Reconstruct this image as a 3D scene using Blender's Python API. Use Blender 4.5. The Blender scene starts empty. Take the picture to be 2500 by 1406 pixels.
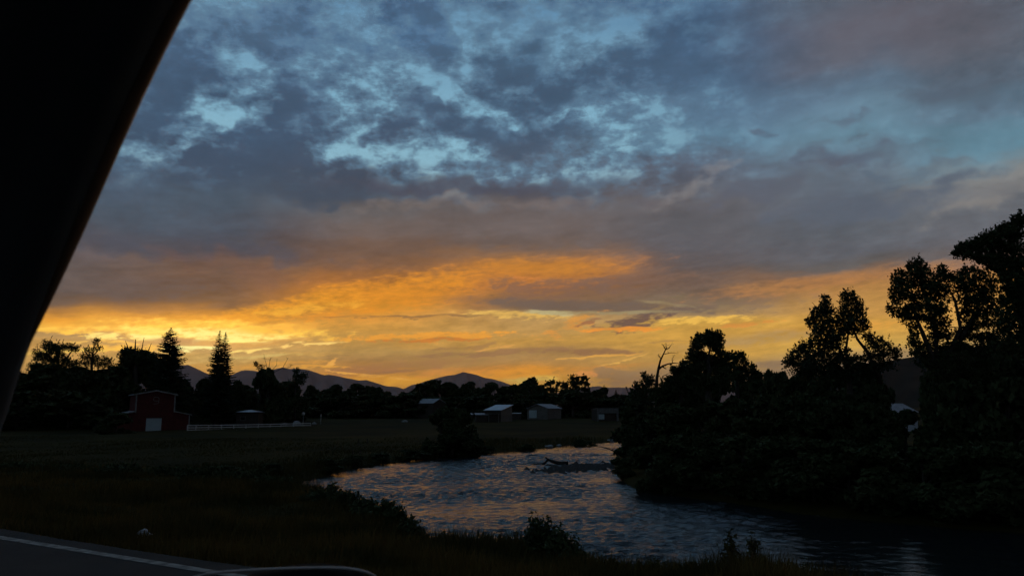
import bpy, bmesh, math, random
import numpy as np
from mathutils import Vector, Matrix

# ------------------------------------------------------------------ camera
SC = bpy.context.scene
COL = SC.collection
F_PX = 1962.0                      # focal length in pixels of the 2500 wide picture
HORIZON = 1000.0                   # picture row of the level horizon
PITCH = math.atan((HORIZON - 703.0) / F_PX)
HAZE_DENSITY = 2.3e-5
CAM_Z = 1.35                       # eye height in the passenger seat above the road
cam_data = bpy.data.cameras.new('camera')
cam = bpy.data.objects.new('camera', cam_data)
COL.objects.link(cam)
cam.location = (0, 0, CAM_Z)
cam.rotation_euler = (math.pi / 2 + PITCH, 0, 0)
cam_data.sensor_width = 36.0
cam_data.lens = 36.0 * F_PX / 2500.0
cam_data.clip_start = 0.05
cam_data.clip_end = 120000.0
cam_data.dof.use_dof = True        # a phone lens focused far away: the pillar half a metre off is soft
cam_data.dof.focus_distance = 90.0
cam_data.dof.aperture_fstop = 13.0
SC.camera = cam
CP, SP = math.cos(PITCH), math.sin(PITCH)


def ray(px, py):
    a = (px - 1250.0) / F_PX
    b = (703.0 - py) / F_PX
    return np.array((a, CP - b * SP, SP + b * CP))


def at(px, py, d):
    """the point at distance d (along the ground, straight ahead) seen at a pixel"""
    r = ray(px, py)
    r = r * (d / r[1])
    return np.array((r[0], r[1], r[2] + CAM_Z))


def on_level(px, py, z):
    r = ray(px, py)
    k = (z - CAM_Z) / r[2]
    return np.array((r[0] * k, r[1] * k, z))


def azel(px, py):
    r = ray(px, py)
    return (math.degrees(math.atan2(r[0], r[1])), math.degrees(math.atan2(r[2], math.hypot(r[0], r[1]))))


# ------------------------------------------------------------------ render settings
SC.render.engine = 'CYCLES'
SC.view_settings.view_transform = 'Standard'
SC.view_settings.look = 'None'
SC.view_settings.exposure = 0.0
SC.view_settings.gamma = 1.0
SC.view_settings.use_curve_mapping = False
SC.cycles.use_denoising = True
SC.cycles.use_adaptive_sampling = True
SC.cycles.adaptive_threshold = 0.02
SC.cycles.adaptive_min_samples = 12
SC.cycles.max_bounces = 5
SC.cycles.diffuse_bounces = 2
SC.cycles.glossy_bounces = 3
SC.cycles.volume_bounces = 0
SC.cycles.transparent_max_bounces = 4
SC.cycles.sample_clamp_indirect = 4.0


def lin(c):
    out = []
    for v in c[:3]:
        v = v / 255.0
        out.append(v / 12.92 if v <= 0.04045 else ((v + 0.055) / 1.055) ** 2.4)
    return (*out, 1.0)


# ------------------------------------------------------------------ the sky
world = bpy.data.worlds.new('World')
SC.world = world
world.use_nodes = True
world.cycles.sampling_method = 'MANUAL'
world.cycles.sample_map_resolution = 512
WT = world.node_tree
WT.nodes.clear()
WN, WL = WT.nodes, WT.links


class S:
    """a node socket with arithmetic"""
    def __init__(self, s):
        self.s = s

    def __add__(self, o): return mth('ADD', self, o)
    def __radd__(self, o): return mth('ADD', self, o)
    def __sub__(self, o): return mth('SUBTRACT', self, o)
    def __rsub__(self, o): return mth('SUBTRACT', o, self)
    def __mul__(self, o): return mth('MULTIPLY', self, o)
    def __rmul__(self, o): return mth('MULTIPLY', self, o)
    def __truediv__(self, o): return mth('DIVIDE', self, o)


def put(inp, v):
    if isinstance(v, S):
        WL.new(v.s, inp)
    else:
        inp.default_value = v


def mth(op, a, b=None, c=None):
    n = WN.new('ShaderNodeMath')
    n.operation = op
    for i, v in enumerate((a, b, c)):
        if v is not None:
            put(n.inputs[i], v)
    return S(n.outputs[0])


def combine(x, y, z=0.0):
    n = WN.new('ShaderNodeCombineXYZ')
    for i, v in enumerate((x, y, z)):
        put(n.inputs[i], v)
    return S(n.outputs[0])


def noise(vec, scale, detail=5.0, rough=0.55, color=False, dist=0.0):
    n = WN.new('ShaderNodeTexNoise')
    put(n.inputs['Vector'], vec)
    n.inputs['Scale'].default_value = scale
    n.inputs['Detail'].default_value = detail
    n.inputs['Roughness'].default_value = rough
    n.inputs['Distortion'].default_value = dist
    return S(n.outputs['Color' if color else 'Fac'])


def step(v, a, b, lo=0.0, hi=1.0, smooth=True):
    n = WN.new('ShaderNodeMapRange')
    n.interpolation_type = 'SMOOTHSTEP' if smooth else 'LINEAR'
    n.clamp = True
    put(n.inputs[0], v)
    for i, q in enumerate((a, b, lo, hi)):
        n.inputs[i + 1].default_value = q
    return S(n.outputs[0])


def mix(f, a, b, mode='MIX'):
    n = WN.new('ShaderNodeMix')
    n.data_type = 'RGBA'
    n.blend_type = mode
    n.clamp_factor = True
    put(n.inputs[0], f)
    put(n.inputs[6], a)
    put(n.inputs[7], b)
    return S(n.outputs[2])


def vdot(vec, c):
    n = WN.new('ShaderNodeVectorMath')
    n.operation = 'DOT_PRODUCT'
    put(n.inputs[0], vec)
    n.inputs[1].default_value = c
    return S(n.outputs['Value'])


def ellipse(vec, px, py, rx, ry, ang):
    """squared distance from a cloud's middle, 1 at its rim; the cloud is given by the direction it stands in"""
    a0 = azel(px, py)
    c, s = math.cos(math.radians(ang)), math.sin(math.radians(ang))
    a1 = azel(px + rx * c, py - rx * s)
    a2 = azel(px - ry * s, py - ry * c)
    mx = math.hypot(a1[0] - a0[0], a1[1] - a0[1])
    my = math.hypot(a2[0] - a0[0], a2[1] - a0[1])
    rot = math.atan2(a1[1] - a0[1], a1[0] - a0[0])
    cr, sr = math.cos(rot), math.sin(rot)
    u = vdot(vec, (cr / mx, sr / mx, -(cr * a0[0] + sr * a0[1]) / mx))
    v = vdot(vec, (-sr / my, cr / my, (sr * a0[0] - cr * a0[1]) / my))
    return mth('MULTIPLY_ADD', u, u, v * v)


class Part:
    """a node group holding a run of cloud nodes (keeps the tree quick to build)"""
    def __init__(self, name, **inputs):
        self.tree = bpy.data.node_groups.new(name, 'ShaderNodeTree')
        self.args = inputs
        for k, (kind, v) in inputs.items():
            self.tree.interface.new_socket(k, in_out='INPUT', socket_type=kind)

    def __enter__(self):
        global WN, WL
        self.outer = (WN, WL)
        WN, WL = self.tree.nodes, self.tree.links
        gi = WN.new('NodeGroupInput')
        return {k: S(gi.outputs[k]) for k in self.args}

    def __exit__(self, *a):
        global WN, WL
        WN, WL = self.outer

    def finish(self, kind, result):
        self.tree.interface.new_socket('Result', in_out='OUTPUT', socket_type=kind)
        go = self.tree.nodes.new('NodeGroupOutput')
        self.tree.links.new(result.s, go.inputs['Result'])

    def use(self):
        n = WN.new('ShaderNodeGroup')
        n.node_tree = self.tree
        for k, (kind, v) in self.args.items():
            put(n.inputs[k], v)
        return S(n.outputs['Result'])


tc = WN.new('ShaderNodeTexCoord')
DIR = S(tc.outputs['Generated'])
sep = WN.new('ShaderNodeSeparateXYZ')
put(sep.inputs[0], DIR)
DX, DY, DZ = (S(o) for o in sep.outputs)
AZ = mth('ARCTAN2', DX, DY) * 57.29578
EL = mth('ARCSINE', mth('MINIMUM', mth('MAXIMUM', DZ, -1.0), 1.0)) * 57.29578
# the cloud layer lies on a high level plane, so its texture shrinks towards the horizon
DEN = mth('MAXIMUM', DZ, 0.0) + 0.17
PLANE = combine(DX / DEN, DY / DEN, 0.0)
N_WARP = noise(DIR, 7.0, 3, 0.55, color=True)
wsep = WN.new('ShaderNodeSeparateXYZ')
put(wsep.inputs[0], N_WARP)
WX, WY = S(wsep.outputs[0]) - 0.5, S(wsep.outputs[1]) - 0.5
STRETCH = combine(DX * 5.0 + DZ * 4.0, DY * 5.0, DZ * 34.0 - DX * 3.2)
N_STREAK = (noise(STRETCH, 1.3, 4, 0.58) - 0.5) * 6.0         # about -1 .. 1
STRETCH_FINE = combine(DX * 14.0, DY * 14.0, DZ * 70.0 - DX * 7.0)
N_FINE = (noise(STRETCH_FINE, 1.6, 4, 0.62) - 0.5) * 6.5
PUFF = combine(DX * 1.0, DY * 1.0, DZ * 1.6)
STRETCH_TINY = combine(DX * 44.0, DY * 44.0, DZ * 150.0 - DX * 16.0)
N_TINY = (noise(STRETCH_TINY, 1.5, 4, 0.64) - 0.5) * 6.5
N_PUFF = (noise(PUFF, 23.5, 6, 0.635) - 0.5) * 6.5
N_BIG = (noise(PLANE, 3.2, 4, 0.55) - 0.5) * 6.0
LOW = step(EL, 6.0, 17.0, 1.0, 0.0)           # 1 near the horizon: bands; 0 higher up: heaps
AZW = AZ + WX * 7.0
ELW = EL + WY * (3.4 - LOW * 2.0) + N_STREAK * (0.40 - LOW * 0.12) + N_PUFF * (0.30 - LOW * 0.24)
ELW_F = ELW

ROWS_EDGE = None
COLUMNS = {
    150: [(0, 88, 120, 150), (140, 76, 104, 132), (300, 68, 92, 116), (420, 78, 96, 116), (500, 76, 90, 104), (560, 84, 88, 98), (605, 98, 90, 92), (650, 104, 94, 92), (700, 100, 90, 88), (735, 112, 93, 80), (765, 185, 130, 62),
          (785, 230, 160, 55), (808, 250, 190, 75), (830, 190, 155, 105), (850, 205, 160, 90), (880, 205, 165, 95), (960, 215, 165, 90)],
    500: [(0, 92, 124, 155), (60, 88, 120, 150), (140, 76, 104, 134), (220, 66, 90, 116), (300, 68, 92, 118), (400, 66, 82, 102), (500, 76, 91, 106),
          (560, 76, 84, 96), (605, 84, 80, 84), (640, 118, 94, 80), (690, 128, 98, 78), (730, 138, 104, 74), (757, 196, 135, 58), (780, 238, 166, 58),
          (805, 253, 198, 88), (828, 215, 165, 95), (850, 195, 160, 102), (870, 208, 170, 98), (895, 220, 170, 90), (930, 232, 170, 72), (980, 225, 160, 70)],
    900: [(0, 74, 104, 138), (80, 80, 114, 148), (160, 82, 112, 142), (260, 76, 100, 126), (340, 72, 92, 116), (420, 74, 86, 104), (470, 72, 80, 94),
          (515, 104, 100, 100), (560, 114, 100, 94), (605, 120, 96, 82), (645, 132, 97, 72), (685, 180, 118, 56), (715, 226, 146, 44), (745, 240, 162, 46),
          (768, 226, 158, 66), (790, 216, 160, 72), (820, 198, 152, 78), (850, 186, 150, 88), (880, 184, 144, 88), (905, 200, 148, 78), (930, 242, 170, 58), (975, 250, 178, 55)],
    1300: [(0, 84, 116, 148), (60, 88, 122, 152), (120, 82, 114, 142), (200, 72, 98, 124), (300, 76, 102, 128), (400, 84, 98, 116), (450, 88, 92, 106), (482, 86, 86, 96),
           (520, 109, 101, 100), (560, 112, 101, 98), (598, 114, 98, 90), (625, 150, 110, 76), (655, 206, 134, 56), (690, 190, 122, 66), (718, 152, 114, 78), (742, 126, 104, 86),
           (768, 200, 160, 100), (795, 194, 154, 92), (830, 204, 158, 80), (860, 178, 142, 90), (882, 190, 145, 82), (905, 226, 160, 64), (930, 238, 178, 66), (970, 230, 180, 80)],
    1700: [(0, 80, 112, 145), (80, 72, 100, 130), (180, 75, 102, 130), (290, 92, 122, 148), (340, 100, 136, 160), (400, 95, 105, 122), (450, 95, 100, 112), (500, 104, 102, 106),
           (560, 98, 98, 103), (610, 98, 97, 102), (645, 98, 92, 93), (685, 118, 97, 85), (722, 122, 102, 88), (745, 150, 130, 100), (765, 165, 138, 100),
           (788, 228, 180, 84), (815, 216, 168, 78), (845, 216, 168, 78), (880, 198, 158, 86), (905, 168, 140, 100), (950, 160, 132, 98)],
    2100: [(0, 90, 98, 112), (60, 98, 99, 111), (120, 97, 101, 114), (170, 90, 103, 120), (215, 92, 114, 134), (270, 106, 136, 156), (345, 106, 141, 160), (395, 101, 120, 136),
           (450, 100, 112, 125), (500, 95, 105, 118), (560, 98, 104, 112), (610, 98, 101, 108), (648, 104, 100, 98), (680, 168, 122, 82), (705, 192, 140, 78),
           (750, 204, 154, 82), (800, 222, 170, 78), (845, 214, 174, 88), (870, 170, 146, 110), (905, 134, 122, 112)],
    2450: [(0, 90, 94, 105), (100, 88, 95, 106), (190, 86, 98, 112), (250, 95, 118, 136), (310, 98, 132, 150), (355, 100, 138, 156), (400, 120, 140, 150), (432, 138, 140, 140),
           (470, 128, 129, 131), (505, 110, 115, 122), (560, 105, 108, 115), (615, 110, 105, 107), (655, 168, 124, 94), (695, 205, 147, 74), (760, 210, 160, 85), (850, 190, 160, 105)],
}
EL0, EL1 = -1.0, 62.0
ZENITH = (62, 74, 92)


def ramp_of(stops):
    n = WN.new('ShaderNodeValToRGB')
    n.color_ramp.interpolation = 'EASE'
    els = n.color_ramp.elements
    stops = sorted(stops)
    while len(els) < len(stops):
        els.new(0.5)
    for e, (p, c) in zip(els, stops):
        e.position = max(0.0, min(1.0, p))
    for e, (p, c) in zip(n.color_ramp.elements, stops):
        e.color = lin(c)
    put(n.inputs[0], step(ELW_F, EL0, EL1, smooth=False))
    return S(n.outputs[0])


def column(px, rows):
    st = [((azel(px, r[0])[1] - EL0) / (EL1 - EL0), r[1:]) for r in rows]
    st.append((1.0, ZENITH))
    return azel(px, 600)[0], ramp_of(st)


cols = [column(px, rows) for px, rows in sorted(COLUMNS.items())]
# the side of the sky away from the sunset: blue grey dusk cloud, dimmer and with no gold at its foot
EAST = ramp_of([((e + 1) / 63.0, c) for e, c in ((-1, (48, 50, 56)), (4, (54, 57, 64)), (12, (54, 59, 69)), (28, (56, 65, 80)), (62, ZENITH))])
base = cols[0][1]
for (a0, _), (a1, c1) in zip(cols[:-1], cols[1:]):
    base = mix(step(AZW, a0, a1), base, c1)
far_side = mth('MAXIMUM', step(AZ, 40.0, 95.0), step(AZ, -42.0, -95.0))
base = mix(far_side, base, EAST)

# bands and folds inside the base layer
fold = N_STREAK * 0.11 + N_FINE * 0.05
puffy = N_PUFF * 0.12 + N_BIG * 0.10
shade = 1.0 + fold * (0.35 + LOW * 0.50) + puffy * (0.80 - LOW * 0.60)
sh3 = combine(shade, shade, shade)
base = mix(1.0, base, sh3, 'MULTIPLY')

N_WARP2 = noise(DIR, 26.0, 2, 0.55, color=True)
wsep2 = WN.new('ShaderNodeSeparateXYZ')
put(wsep2.inputs[0], N_WARP2)
VX, VY = S(wsep2.outputs[0]) - 0.5, S(wsep2.outputs[1]) - 0.5
P_UP = combine(AZ + WX * 5.0 + VX * 3.0, EL + WY * 4.0 + VY * 2.4, 1.0)
P_LOW = combine(AZ + WX * 2.6 + VX * 2.4, EL + WY * 0.8 + VY * 0.28 + N_FINE * 0.05 + N_TINY * 0.05, 1.0)

def after(vec, done):
    """the same vector, but taken only once an earlier result exists: keeps the shader's working set small"""
    n = WN.new('ShaderNodeVectorMath')
    n.operation = 'MULTIPLY_ADD'
    put(n.inputs[0], done)
    n.inputs[1].default_value = (1e-7, 1e-7, 1e-9)
    put(n.inputs[2], vec)
    return S(n.outputs[0])


GAPS = [  # where the heaped clouds open (positive) or thicken (negative): x, y, half width, half height, tilt, weight
    (767, 154, 40, 26, 30, .8), (663, 224, 26, 45, -20, .9), (640, 256, 40, 18, 20, .6), (528, 279, 55, 30, 30, 1.0), (488, 234, 26, 26, 0, .7), (500, 325, 60, 20, 25, .8),
    (415, 365, 55, 16, 15, .8), (590, 299, 40, 12, 0, .5), (628, 396, 50, 13, 0, .6), (842, 262, 42, 62, 60, 1.1), (890, 306, 42, 24, -20, 1.0), (745, 378, 46, 22, -20, .9),
    (817, 375, 50, 26, 15, .8), (890, 395, 50, 22, 10, .9), (926, 232, 60, 32, 10, 1.0), (806, 222, 30, 24, 0, .7), (976, 190, 65, 24, 5, 1.0), (563, 130, 30, 30, 0, .5),
    (448, 55, 50, 40, 0, .5), (588, 134, 25, 20, 0, .5), (285, 423, 40, 16, 10, .5), (1060, 196, 50, 22, -10, .9), (1134, 229, 60, 18, -15, 1.0), (1180, 212, 30, 16, 0, .8),
    (915, 284, 35, 25, 0, .9), (1046, 352, 85, 34, -8, 1.2), (1114, 324, 40, 22, 20, .9), (1154, 372, 40, 14, 15, .8), (915, 400, 30, 26, 30, .9), (1149, 78, 60, 40, -35, 1.1),
    (1185, 104, 75, 26, -25, .9), (1144, 149, 30, 24, 30, .7), (1448, 98, 100, 34, 14, 1.0), (1398, 120, 55, 22, 30, .7), (1520, 62, 50, 30, 20, .8), (1308, 207, 40, 16, 10, .6),
    (1240, 276, 60, 15, -50, .9), (1308, 281, 60, 15, 5, .9), (1363, 268, 40, 14, 20, .8), (1597, 297, 75, 18, 8, .9), (1575, 369, 95, 10, 6, 1.0), (1647, 335, 85, 16, -6, .9),
    (1448, 353, 50, 12, 10, .6), (1335, 428, 55, 14, 18, .8), (975, 445, 75, 12, 4, .7), (1677, 35, 60, 40, 20, .6), (1710, 300, 95, 20, 4, .6), (1774, 100, 28, 16, 20, .6),
    (1730, 144, 24, 30, 60, .6), (1824, 328, 90, 20, 4, .5), (1300, 90, 150, 50, 8, .4), (1420, 205, 16, 12, 0, .5), (1375, 195, 20, 18, 0, .4),
    (688, 95, 95, 42, -5, -1.0), (424, 145, 90, 60, 0, -.8), (735, 240, 74, 52, -15, -1.1), (610, 346, 120, 42, 6, -1.1), (400, 250, 80, 60, 0, -.9), (540, 408, 180, 30, 0, -.8),
    (1025, 292, 80, 42, -10, -1.2), (925, 346, 56, 24, 14, -1.2), (1078, 45, 85, 62, -20, -1.0), (1000, 140, 90, 50, 0, -.6), (1463, 176, 190, 72, 8, -.9), (1250, 345, 110, 60, 0, -.8),
    (1228, 160, 90, 55, 0, -.7), (1667, 145, 70, 50, 20, -.7), (1710, 90, 60, 50, 30, -.6), (1815, 130, 80, 40, 20, -.6), (1950, 108, 90, 32, 5, -.7), (700, 420, 160, 30, 0, -.7),
]
gap = N_PUFF * 0.02
for k in range(0, len(GAPS), 16):
    part = Part('openings_in_the_cloud', P=('NodeSocketVector', P_UP), G=('NodeSocketFloat', gap))
    with part as a:
        g = a['G']
        for gx, gy, rx, ry, an, w in GAPS[k:k + 16]:
            g = g + step(ellipse(after(a['P'], g), gx, gy, rx * 1.7, ry * 1.7, an), 0.0, 1.0, w * 0.95, 0.0, smooth=False)
        part.finish('NodeSocketFloat', g)
    gap = part.use()
band = step(EL, 13.5, 17.5) * step(AZ, 5.0, 19.0, 1.0, 0.12) * step(EL, 31.0, 48.0, 1.0, 0.35)
GAPCOL = ramp_of([((e + 1) / 63.0, c) for e, c in ((10, (150, 160, 165)), (15, (146, 176, 188)), (18, (140, 186, 206)), (21, (132, 180, 204)), (25, (116, 160, 188)), (29, (98, 142, 176)), (45, (82, 112, 146)))])
opening = mth('MINIMUM', gap, 0.60) + N_PUFF * 1.08 + N_BIG * 0.28 + N_FINE * 0.18 + N_TINY * 0.12 + 0.04
base = mix(step(opening, -0.85, 0.50) * band * 0.78, base, lin((98, 132, 157)))
base = mix(step(opening, 0.10, 1.45) * band, base, GAPCOL)
base = mix(step(opening, -0.40, -1.30) * band * 0.42, base, lin((64, 85, 108)))

FEATURES = [  # single clouds: x, y, half width, half height, tilt, colour, strength, softness, ragged, layer ('u' heaps, 'l' bands)
    # upper right: grey mauve veil, small drifting streaks
    (2260, 70, 330, 110, 0, (98, 92, 100), .6, .9, .5, 'u'), (2023, 398, 105, 20, 4, (88, 97, 114), 0.76, .8, 0.72, 'u'), (2133, 393, 46, 13, 4, (90, 100, 118), 0.72, .8, 0.72, 'u'),
    (1870, 318, 38, 9, 3, (88, 104, 124), 0.72, .8, 0.72, 'u'), (2050, 314, 80, 11, 4, (92, 108, 126), 0.72, .8, 0.72, 'u'), (2310, 240, 150, 26, 6, (86, 100, 116), 0.72, .8, 0.72, 'u'),
    (2187, 443, 40, 11, 4, (88, 104, 120), 0.72, .8, 0.72, 'u'), (2385, 440, 130, 19, 9, (96, 108, 122), 0.81, .8, 0.64, 'u'), (2307, 410, 90, 13, 8, (100, 116, 130), 0.72, .8, 0.72, 'u'),
    (2148, 428, 36, 7, 4, (90, 106, 122), 0.62, .8, 0.72, 'u'), (2297, 358, 55, 10, 4, (94, 114, 130), 0.68, .8, 0.80, 'u'), (2160, 490, 260, 30, 8, (92, 102, 116), .8, .7, .7, 'u'),
    (2420, 500, 150, 24, 16, (140, 135, 130), .6, 1., .9, 'u'), (1668, 478, 75, 17, 24, (136, 130, 128), .6, 1., 1.0, 'u'), (1760, 425, 60, 15, 20, (132, 132, 136), .6, .7, .8, 'u'),
    (1600, 500, 40, 10, 20, (100, 96, 102), 0.62, .8, 0.56, 'u'), (1900, 460, 180, 24, 18, (92, 97, 110), .7, .8, .8, 'u'), (2020, 520, 160, 40, 12, (92, 100, 112), .5, .9, .5, 'u'),
    # the dark roll over the brown veil
    (1080, 468, 330, 22, 0, (78, 80, 94), .85, .6, .6, 'u'), (740, 476, 180, 26, -4, (66, 78, 94), .8, .7, .6, 'u'), (1010, 512, 150, 14, 3, (126, 114, 108), .6, .8, .7, 'u'),
    (1280, 506, 150, 12, 5, (122, 110, 106), .6, .8, .7, 'u'), (440, 600, 330, 22, -5, (78, 82, 94), .7, .8, .5, 'u'),
    # the glowing belly of the big cloud
    (560, 640, 190, 24, -14, (128, 92, 74), .5, .9, .5, 'u'), (800, 690, 170, 34, 14, (165, 108, 62), .5, .9, .6, 'u'), (330, 705, 220, 30, 2, (106, 92, 88), .7, .9, .5, 'l'), (1150, 692, 380, 46, 7, (222, 140, 48), .62, 1., .5, 'l'),
    (1350, 654, 170, 22, -3, (206, 134, 50), .6, 1., .5, 'l'), (930, 722, 250, 40, 10, (234, 150, 40), .85, .8, .5, 'l'), (640, 765, 230, 27, 12, (246, 166, 46), .8, .9, .5, 'l'), (760, 752, 130, 12, 6, (255, 186, 62), .8, .8, .6, 'l'),
    (1350, 706, 150, 26, 2, (136, 102, 82), .85, .6, 1.0, 'l'), (1260, 688, 60, 12, 0, (150, 106, 76), .6, .6, 1.2, 'l'), (1530, 690, 130, 20, 8, (128, 100, 84), .8, .7, .9, 'l'), (1300, 676, 30, 7, 0, (224, 140, 70), .7, .6, 1.2, 'l'),
    (1450, 748, 330, 14, -2, (114, 98, 88), .85, .6, .6, 'l'), (1720, 738, 240, 22, 4, (118, 100, 90), .6, .8, .6, 'l'), (1250, 767, 110, 9, -2, (240, 194, 100), .85, .5, .8, 'l'), (1340, 760, 70, 5, -2, (196, 184, 138), .9, .5, .5, 'l'),
    (1020, 771, 200, 3.2, 1, (140, 106, 70), .75, .7, .5, 'l'), (1620, 742, 75, 4, -6, (176, 156, 116), .6, .8, .5, 'l'), (1520, 762, 150, 4, 0, (170, 156, 120), .8, .6, .5, 'l'), (2000, 690, 330, 20, 8, (198, 136, 74), .6, .9, .5, 'l'),
    # small lit and shaded clouds
    (1040, 822, 165, 9, 2, (240, 166, 62), .95, .5, 1.2, 'l'), (1050, 829, 140, 4, 2, (196, 118, 54), .7, .6, 1.0, 'l'), (1545, 789, 95, 16, 9, (108, 86, 80), .95, .45, .8, 'l'), (1525, 803, 115, 5, 1, (246, 160, 62), .95, .5, .7, 'l'), (1400, 790, 60, 15, 22, (220, 154, 72), .9, .6, 1.3, 'l'),
    (1440, 782, 40, 5, 16, (150, 104, 78), .8, .6, 1.0, 'l'), (1715, 783, 115, 9, 3, (250, 200, 92), .85, .6, 1.1, 'l'), (1820, 792, 60, 5, 8, (224, 150, 70), .8, .6, .8, 'l'), (2050, 800, 160, 10, 4, (236, 168, 72), .6, .8, .8, 'l'),
    (1770, 835, 190, 14, 9, (196, 158, 98), .75, .8, .6, 'l'), (1880, 825, 180, 12, 9, (186, 154, 104), .7, .8, .6, 'l'), (1640, 833, 45, 2.5, 4, (172, 132, 84), .8, .6, .6, 'l'), (1890, 885, 55, 8, 2, (140, 118, 104), .9, .6, .6, 'l'), (1905, 897, 90, 12, 0, (152, 130, 108), .8, .8, .5, 'l'), (2050, 868, 260, 16, 3, (176, 148, 104), .5, .9, .5, 'l'),
    (1200, 858, 190, 7, 4, (160, 122, 86), .9, .6, .8, 'l'), (1140, 845, 70, 5, 10, (170, 130, 84), .8, .6, .9, 'l'), (1190, 848, 60, 2.5, 8, (236, 176, 96), .7, .6, .8, 'l'), (1445, 857, 110, 8, -1, (154, 116, 82), .95, .55, .7, 'l'), (1460, 868, 100, 2.5, 3, (240, 182, 86), .8, .6, .6, 'l'), (1010, 890, 180, 11, 5, (172, 128, 84), .85, .7, .7, 'l'),
    (880, 908, 110, 14, 3, (178, 126, 80), .8, .7, .6, 'l'), (990, 905, 120, 4, 6, (158, 116, 84), .8, .6, .8, 'l'), (1530, 878, 60, 3, 14, (246, 196, 104), .8, .6, .8, 'l'), (1500, 895, 120, 6, 4, (214, 150, 70), .6, .8, .7, 'l'), (1510, 922, 85, 19, -3, (164, 132, 96), .95, .5, 1.0, 'l'), (1640, 915, 120, 24, 0, (164, 136, 104), .7, .8, .7, 'l'),
    (1420, 915, 32, 12, 0, (240, 165, 90), .8, .7, .8, 'l'), (985, 938, 160, 24, 0, (255, 186, 50), .95, .9, .3, 'l'), (1290, 927, 85, 10, 0, (226, 200, 108), .9, .8, .4, 'l'), (1330, 920, 40, 2.5, -6, (255, 206, 90), .8, .6, .5, 'l'), (1130, 905, 160, 12, 4, (222, 150, 70), .6, .9, .6, 'l'), (1250, 908, 150, 13, 3, (244, 166, 48), .85, .9, .5, 'l'),
    (800, 887, 22, 6, 30, (255, 190, 96), .95, .5, .9, 'l'), (900, 916, 90, 3.5, -4, (255, 190, 84), .9, .5, .8, 'l'), (760, 896, 95, 3.5, -1, (250, 184, 76), .9, .6, .7, 'l'), (690, 888, 110, 6, 3, (240, 176, 74), .7, .8, .6, 'l'), (720, 865, 150, 6, 2, (214, 170, 92), .7, .8, .6, 'l'),
    # the brightest part, just over the hidden sun
    (570, 808, 240, 25, -2, (255, 204, 84), .95, .7, .6, 'l'), (540, 818, 130, 14, -3, (255, 238, 150), .9, .8, .6, 'l'), (600, 815, 120, 12, -4, (255, 232, 140), .9, .9, .7, 'l'), (700, 800, 130, 10, 4, (252, 184, 70), .8, .8, .8, 'l'), (355, 813, 75, 16, -8, (255, 214, 108), .95, .7, .7, 'l'), (365, 822, 45, 7, -6, (255, 236, 150), .9, .7, .6, 'l'), (253, 822, 40, 8, 4, (255, 228, 136), 1., .5, .8, 'l'),
    (150, 811, 80, 8, -3, (255, 202, 84), .95, .6, .8, 'l'), (235, 804, 60, 5, 0, (255, 204, 90), .8, .6, .8, 'l'), (190, 838, 40, 3, 2, (255, 206, 110), .8, .6, .9, 'l'), (465, 851, 66, 6, 2, (255, 246, 170), 1., .5, .5, 'l'), (215, 857, 130, 4.5, 2, (255, 216, 112), 1., .5, .7, 'l'), (330, 850, 90, 9, 0, (255, 196, 84), .9, .8, .9, 'l'), (300, 838, 70, 6, -6, (255, 200, 96), .8, .7, .9, 'l'),
    (612, 853, 55, 4, 4, (255, 222, 130), .95, .5, .6, 'l'), (715, 841, 26, 4, 12, (255, 214, 126), .9, .5, .8, 'l'), (790, 838, 60, 2.8, 4, (252, 214, 126), .9, .5, .6, 'l'), (440, 832, 80, 7, 0, (182, 140, 98), .75, .7, .6, 'l'), (690, 832, 90, 6, 4, (196, 146, 82), .8, .7, .8, 'l'), (830, 790, 110, 8, 4, (222, 158, 70), .6, .8, .8, 'l'),
    (560, 872, 130, 8, 4, (214, 182, 116), .7, .8, .5, 'l'), (640, 868, 90, 3, 2, (214, 190, 120), .7, .7, .5, 'l'),
]
N_L = N_FINE * 0.42 + N_PUFF * 0.22 + N_TINY * 0.78
N_U = N_PUFF * 0.85 + N_FINE * 0.25
for k in range(0, len(FEATURES), 14):
    part = Part('single_clouds', U=('NodeSocketVector', P_UP), L=('NodeSocketVector', P_LOW), NU=('NodeSocketFloat', N_U), NL=('NodeSocketFloat', N_L), C=('NodeSocketColor', base))
    with part as a:
        c = a['C']
        for fx, fy, rx, ry, an, colr, al, soft, rag, lay in FEATURES[k:k + 14]:
            up = lay == 'u'
            e = ellipse(after(a['U' if up else 'L'], c), fx, fy, rx * 1.12, ry * 1.2, an)
            v = mth('MULTIPLY_ADD', a['NU' if up else 'NL'], -rag * 1.15, e)
            c = mix(step(v, 1.25, 0.75 - soft * 1.25, 0.0, al), c, lin(colr))
        part.finish('NodeSocketColor', c)
    base = part.use()

# fine wisps over everything near the horizon
wisp = 1.0 + (N_FINE * 0.070 + N_PUFF * 0.03 + N_TINY * 0.070) * LOW + N_TINY * 0.012
core = ellipse(P_LOW, 470, 812, 430, 75, -2)
glow = 1.0 + step(EL, 9.0, 1.5, 0.0, 0.18) + step(core, 1.0, 0.0, 0.0, 0.42)
warm = step(EL, 11.0, 2.0)
wg = wisp * glow
base = mix(1.0, base, combine(wg * (1.0 + warm * 0.05), wg * (1.0 - warm * 0.035), wg * (1.0 - warm * 0.24)), 'MULTIPLY')
# under the horizon (never seen past the ground) it ends in the dusk grey
base = mix(step(EL, -0.3, -4.0), base, lin((52, 52, 56)))

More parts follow.
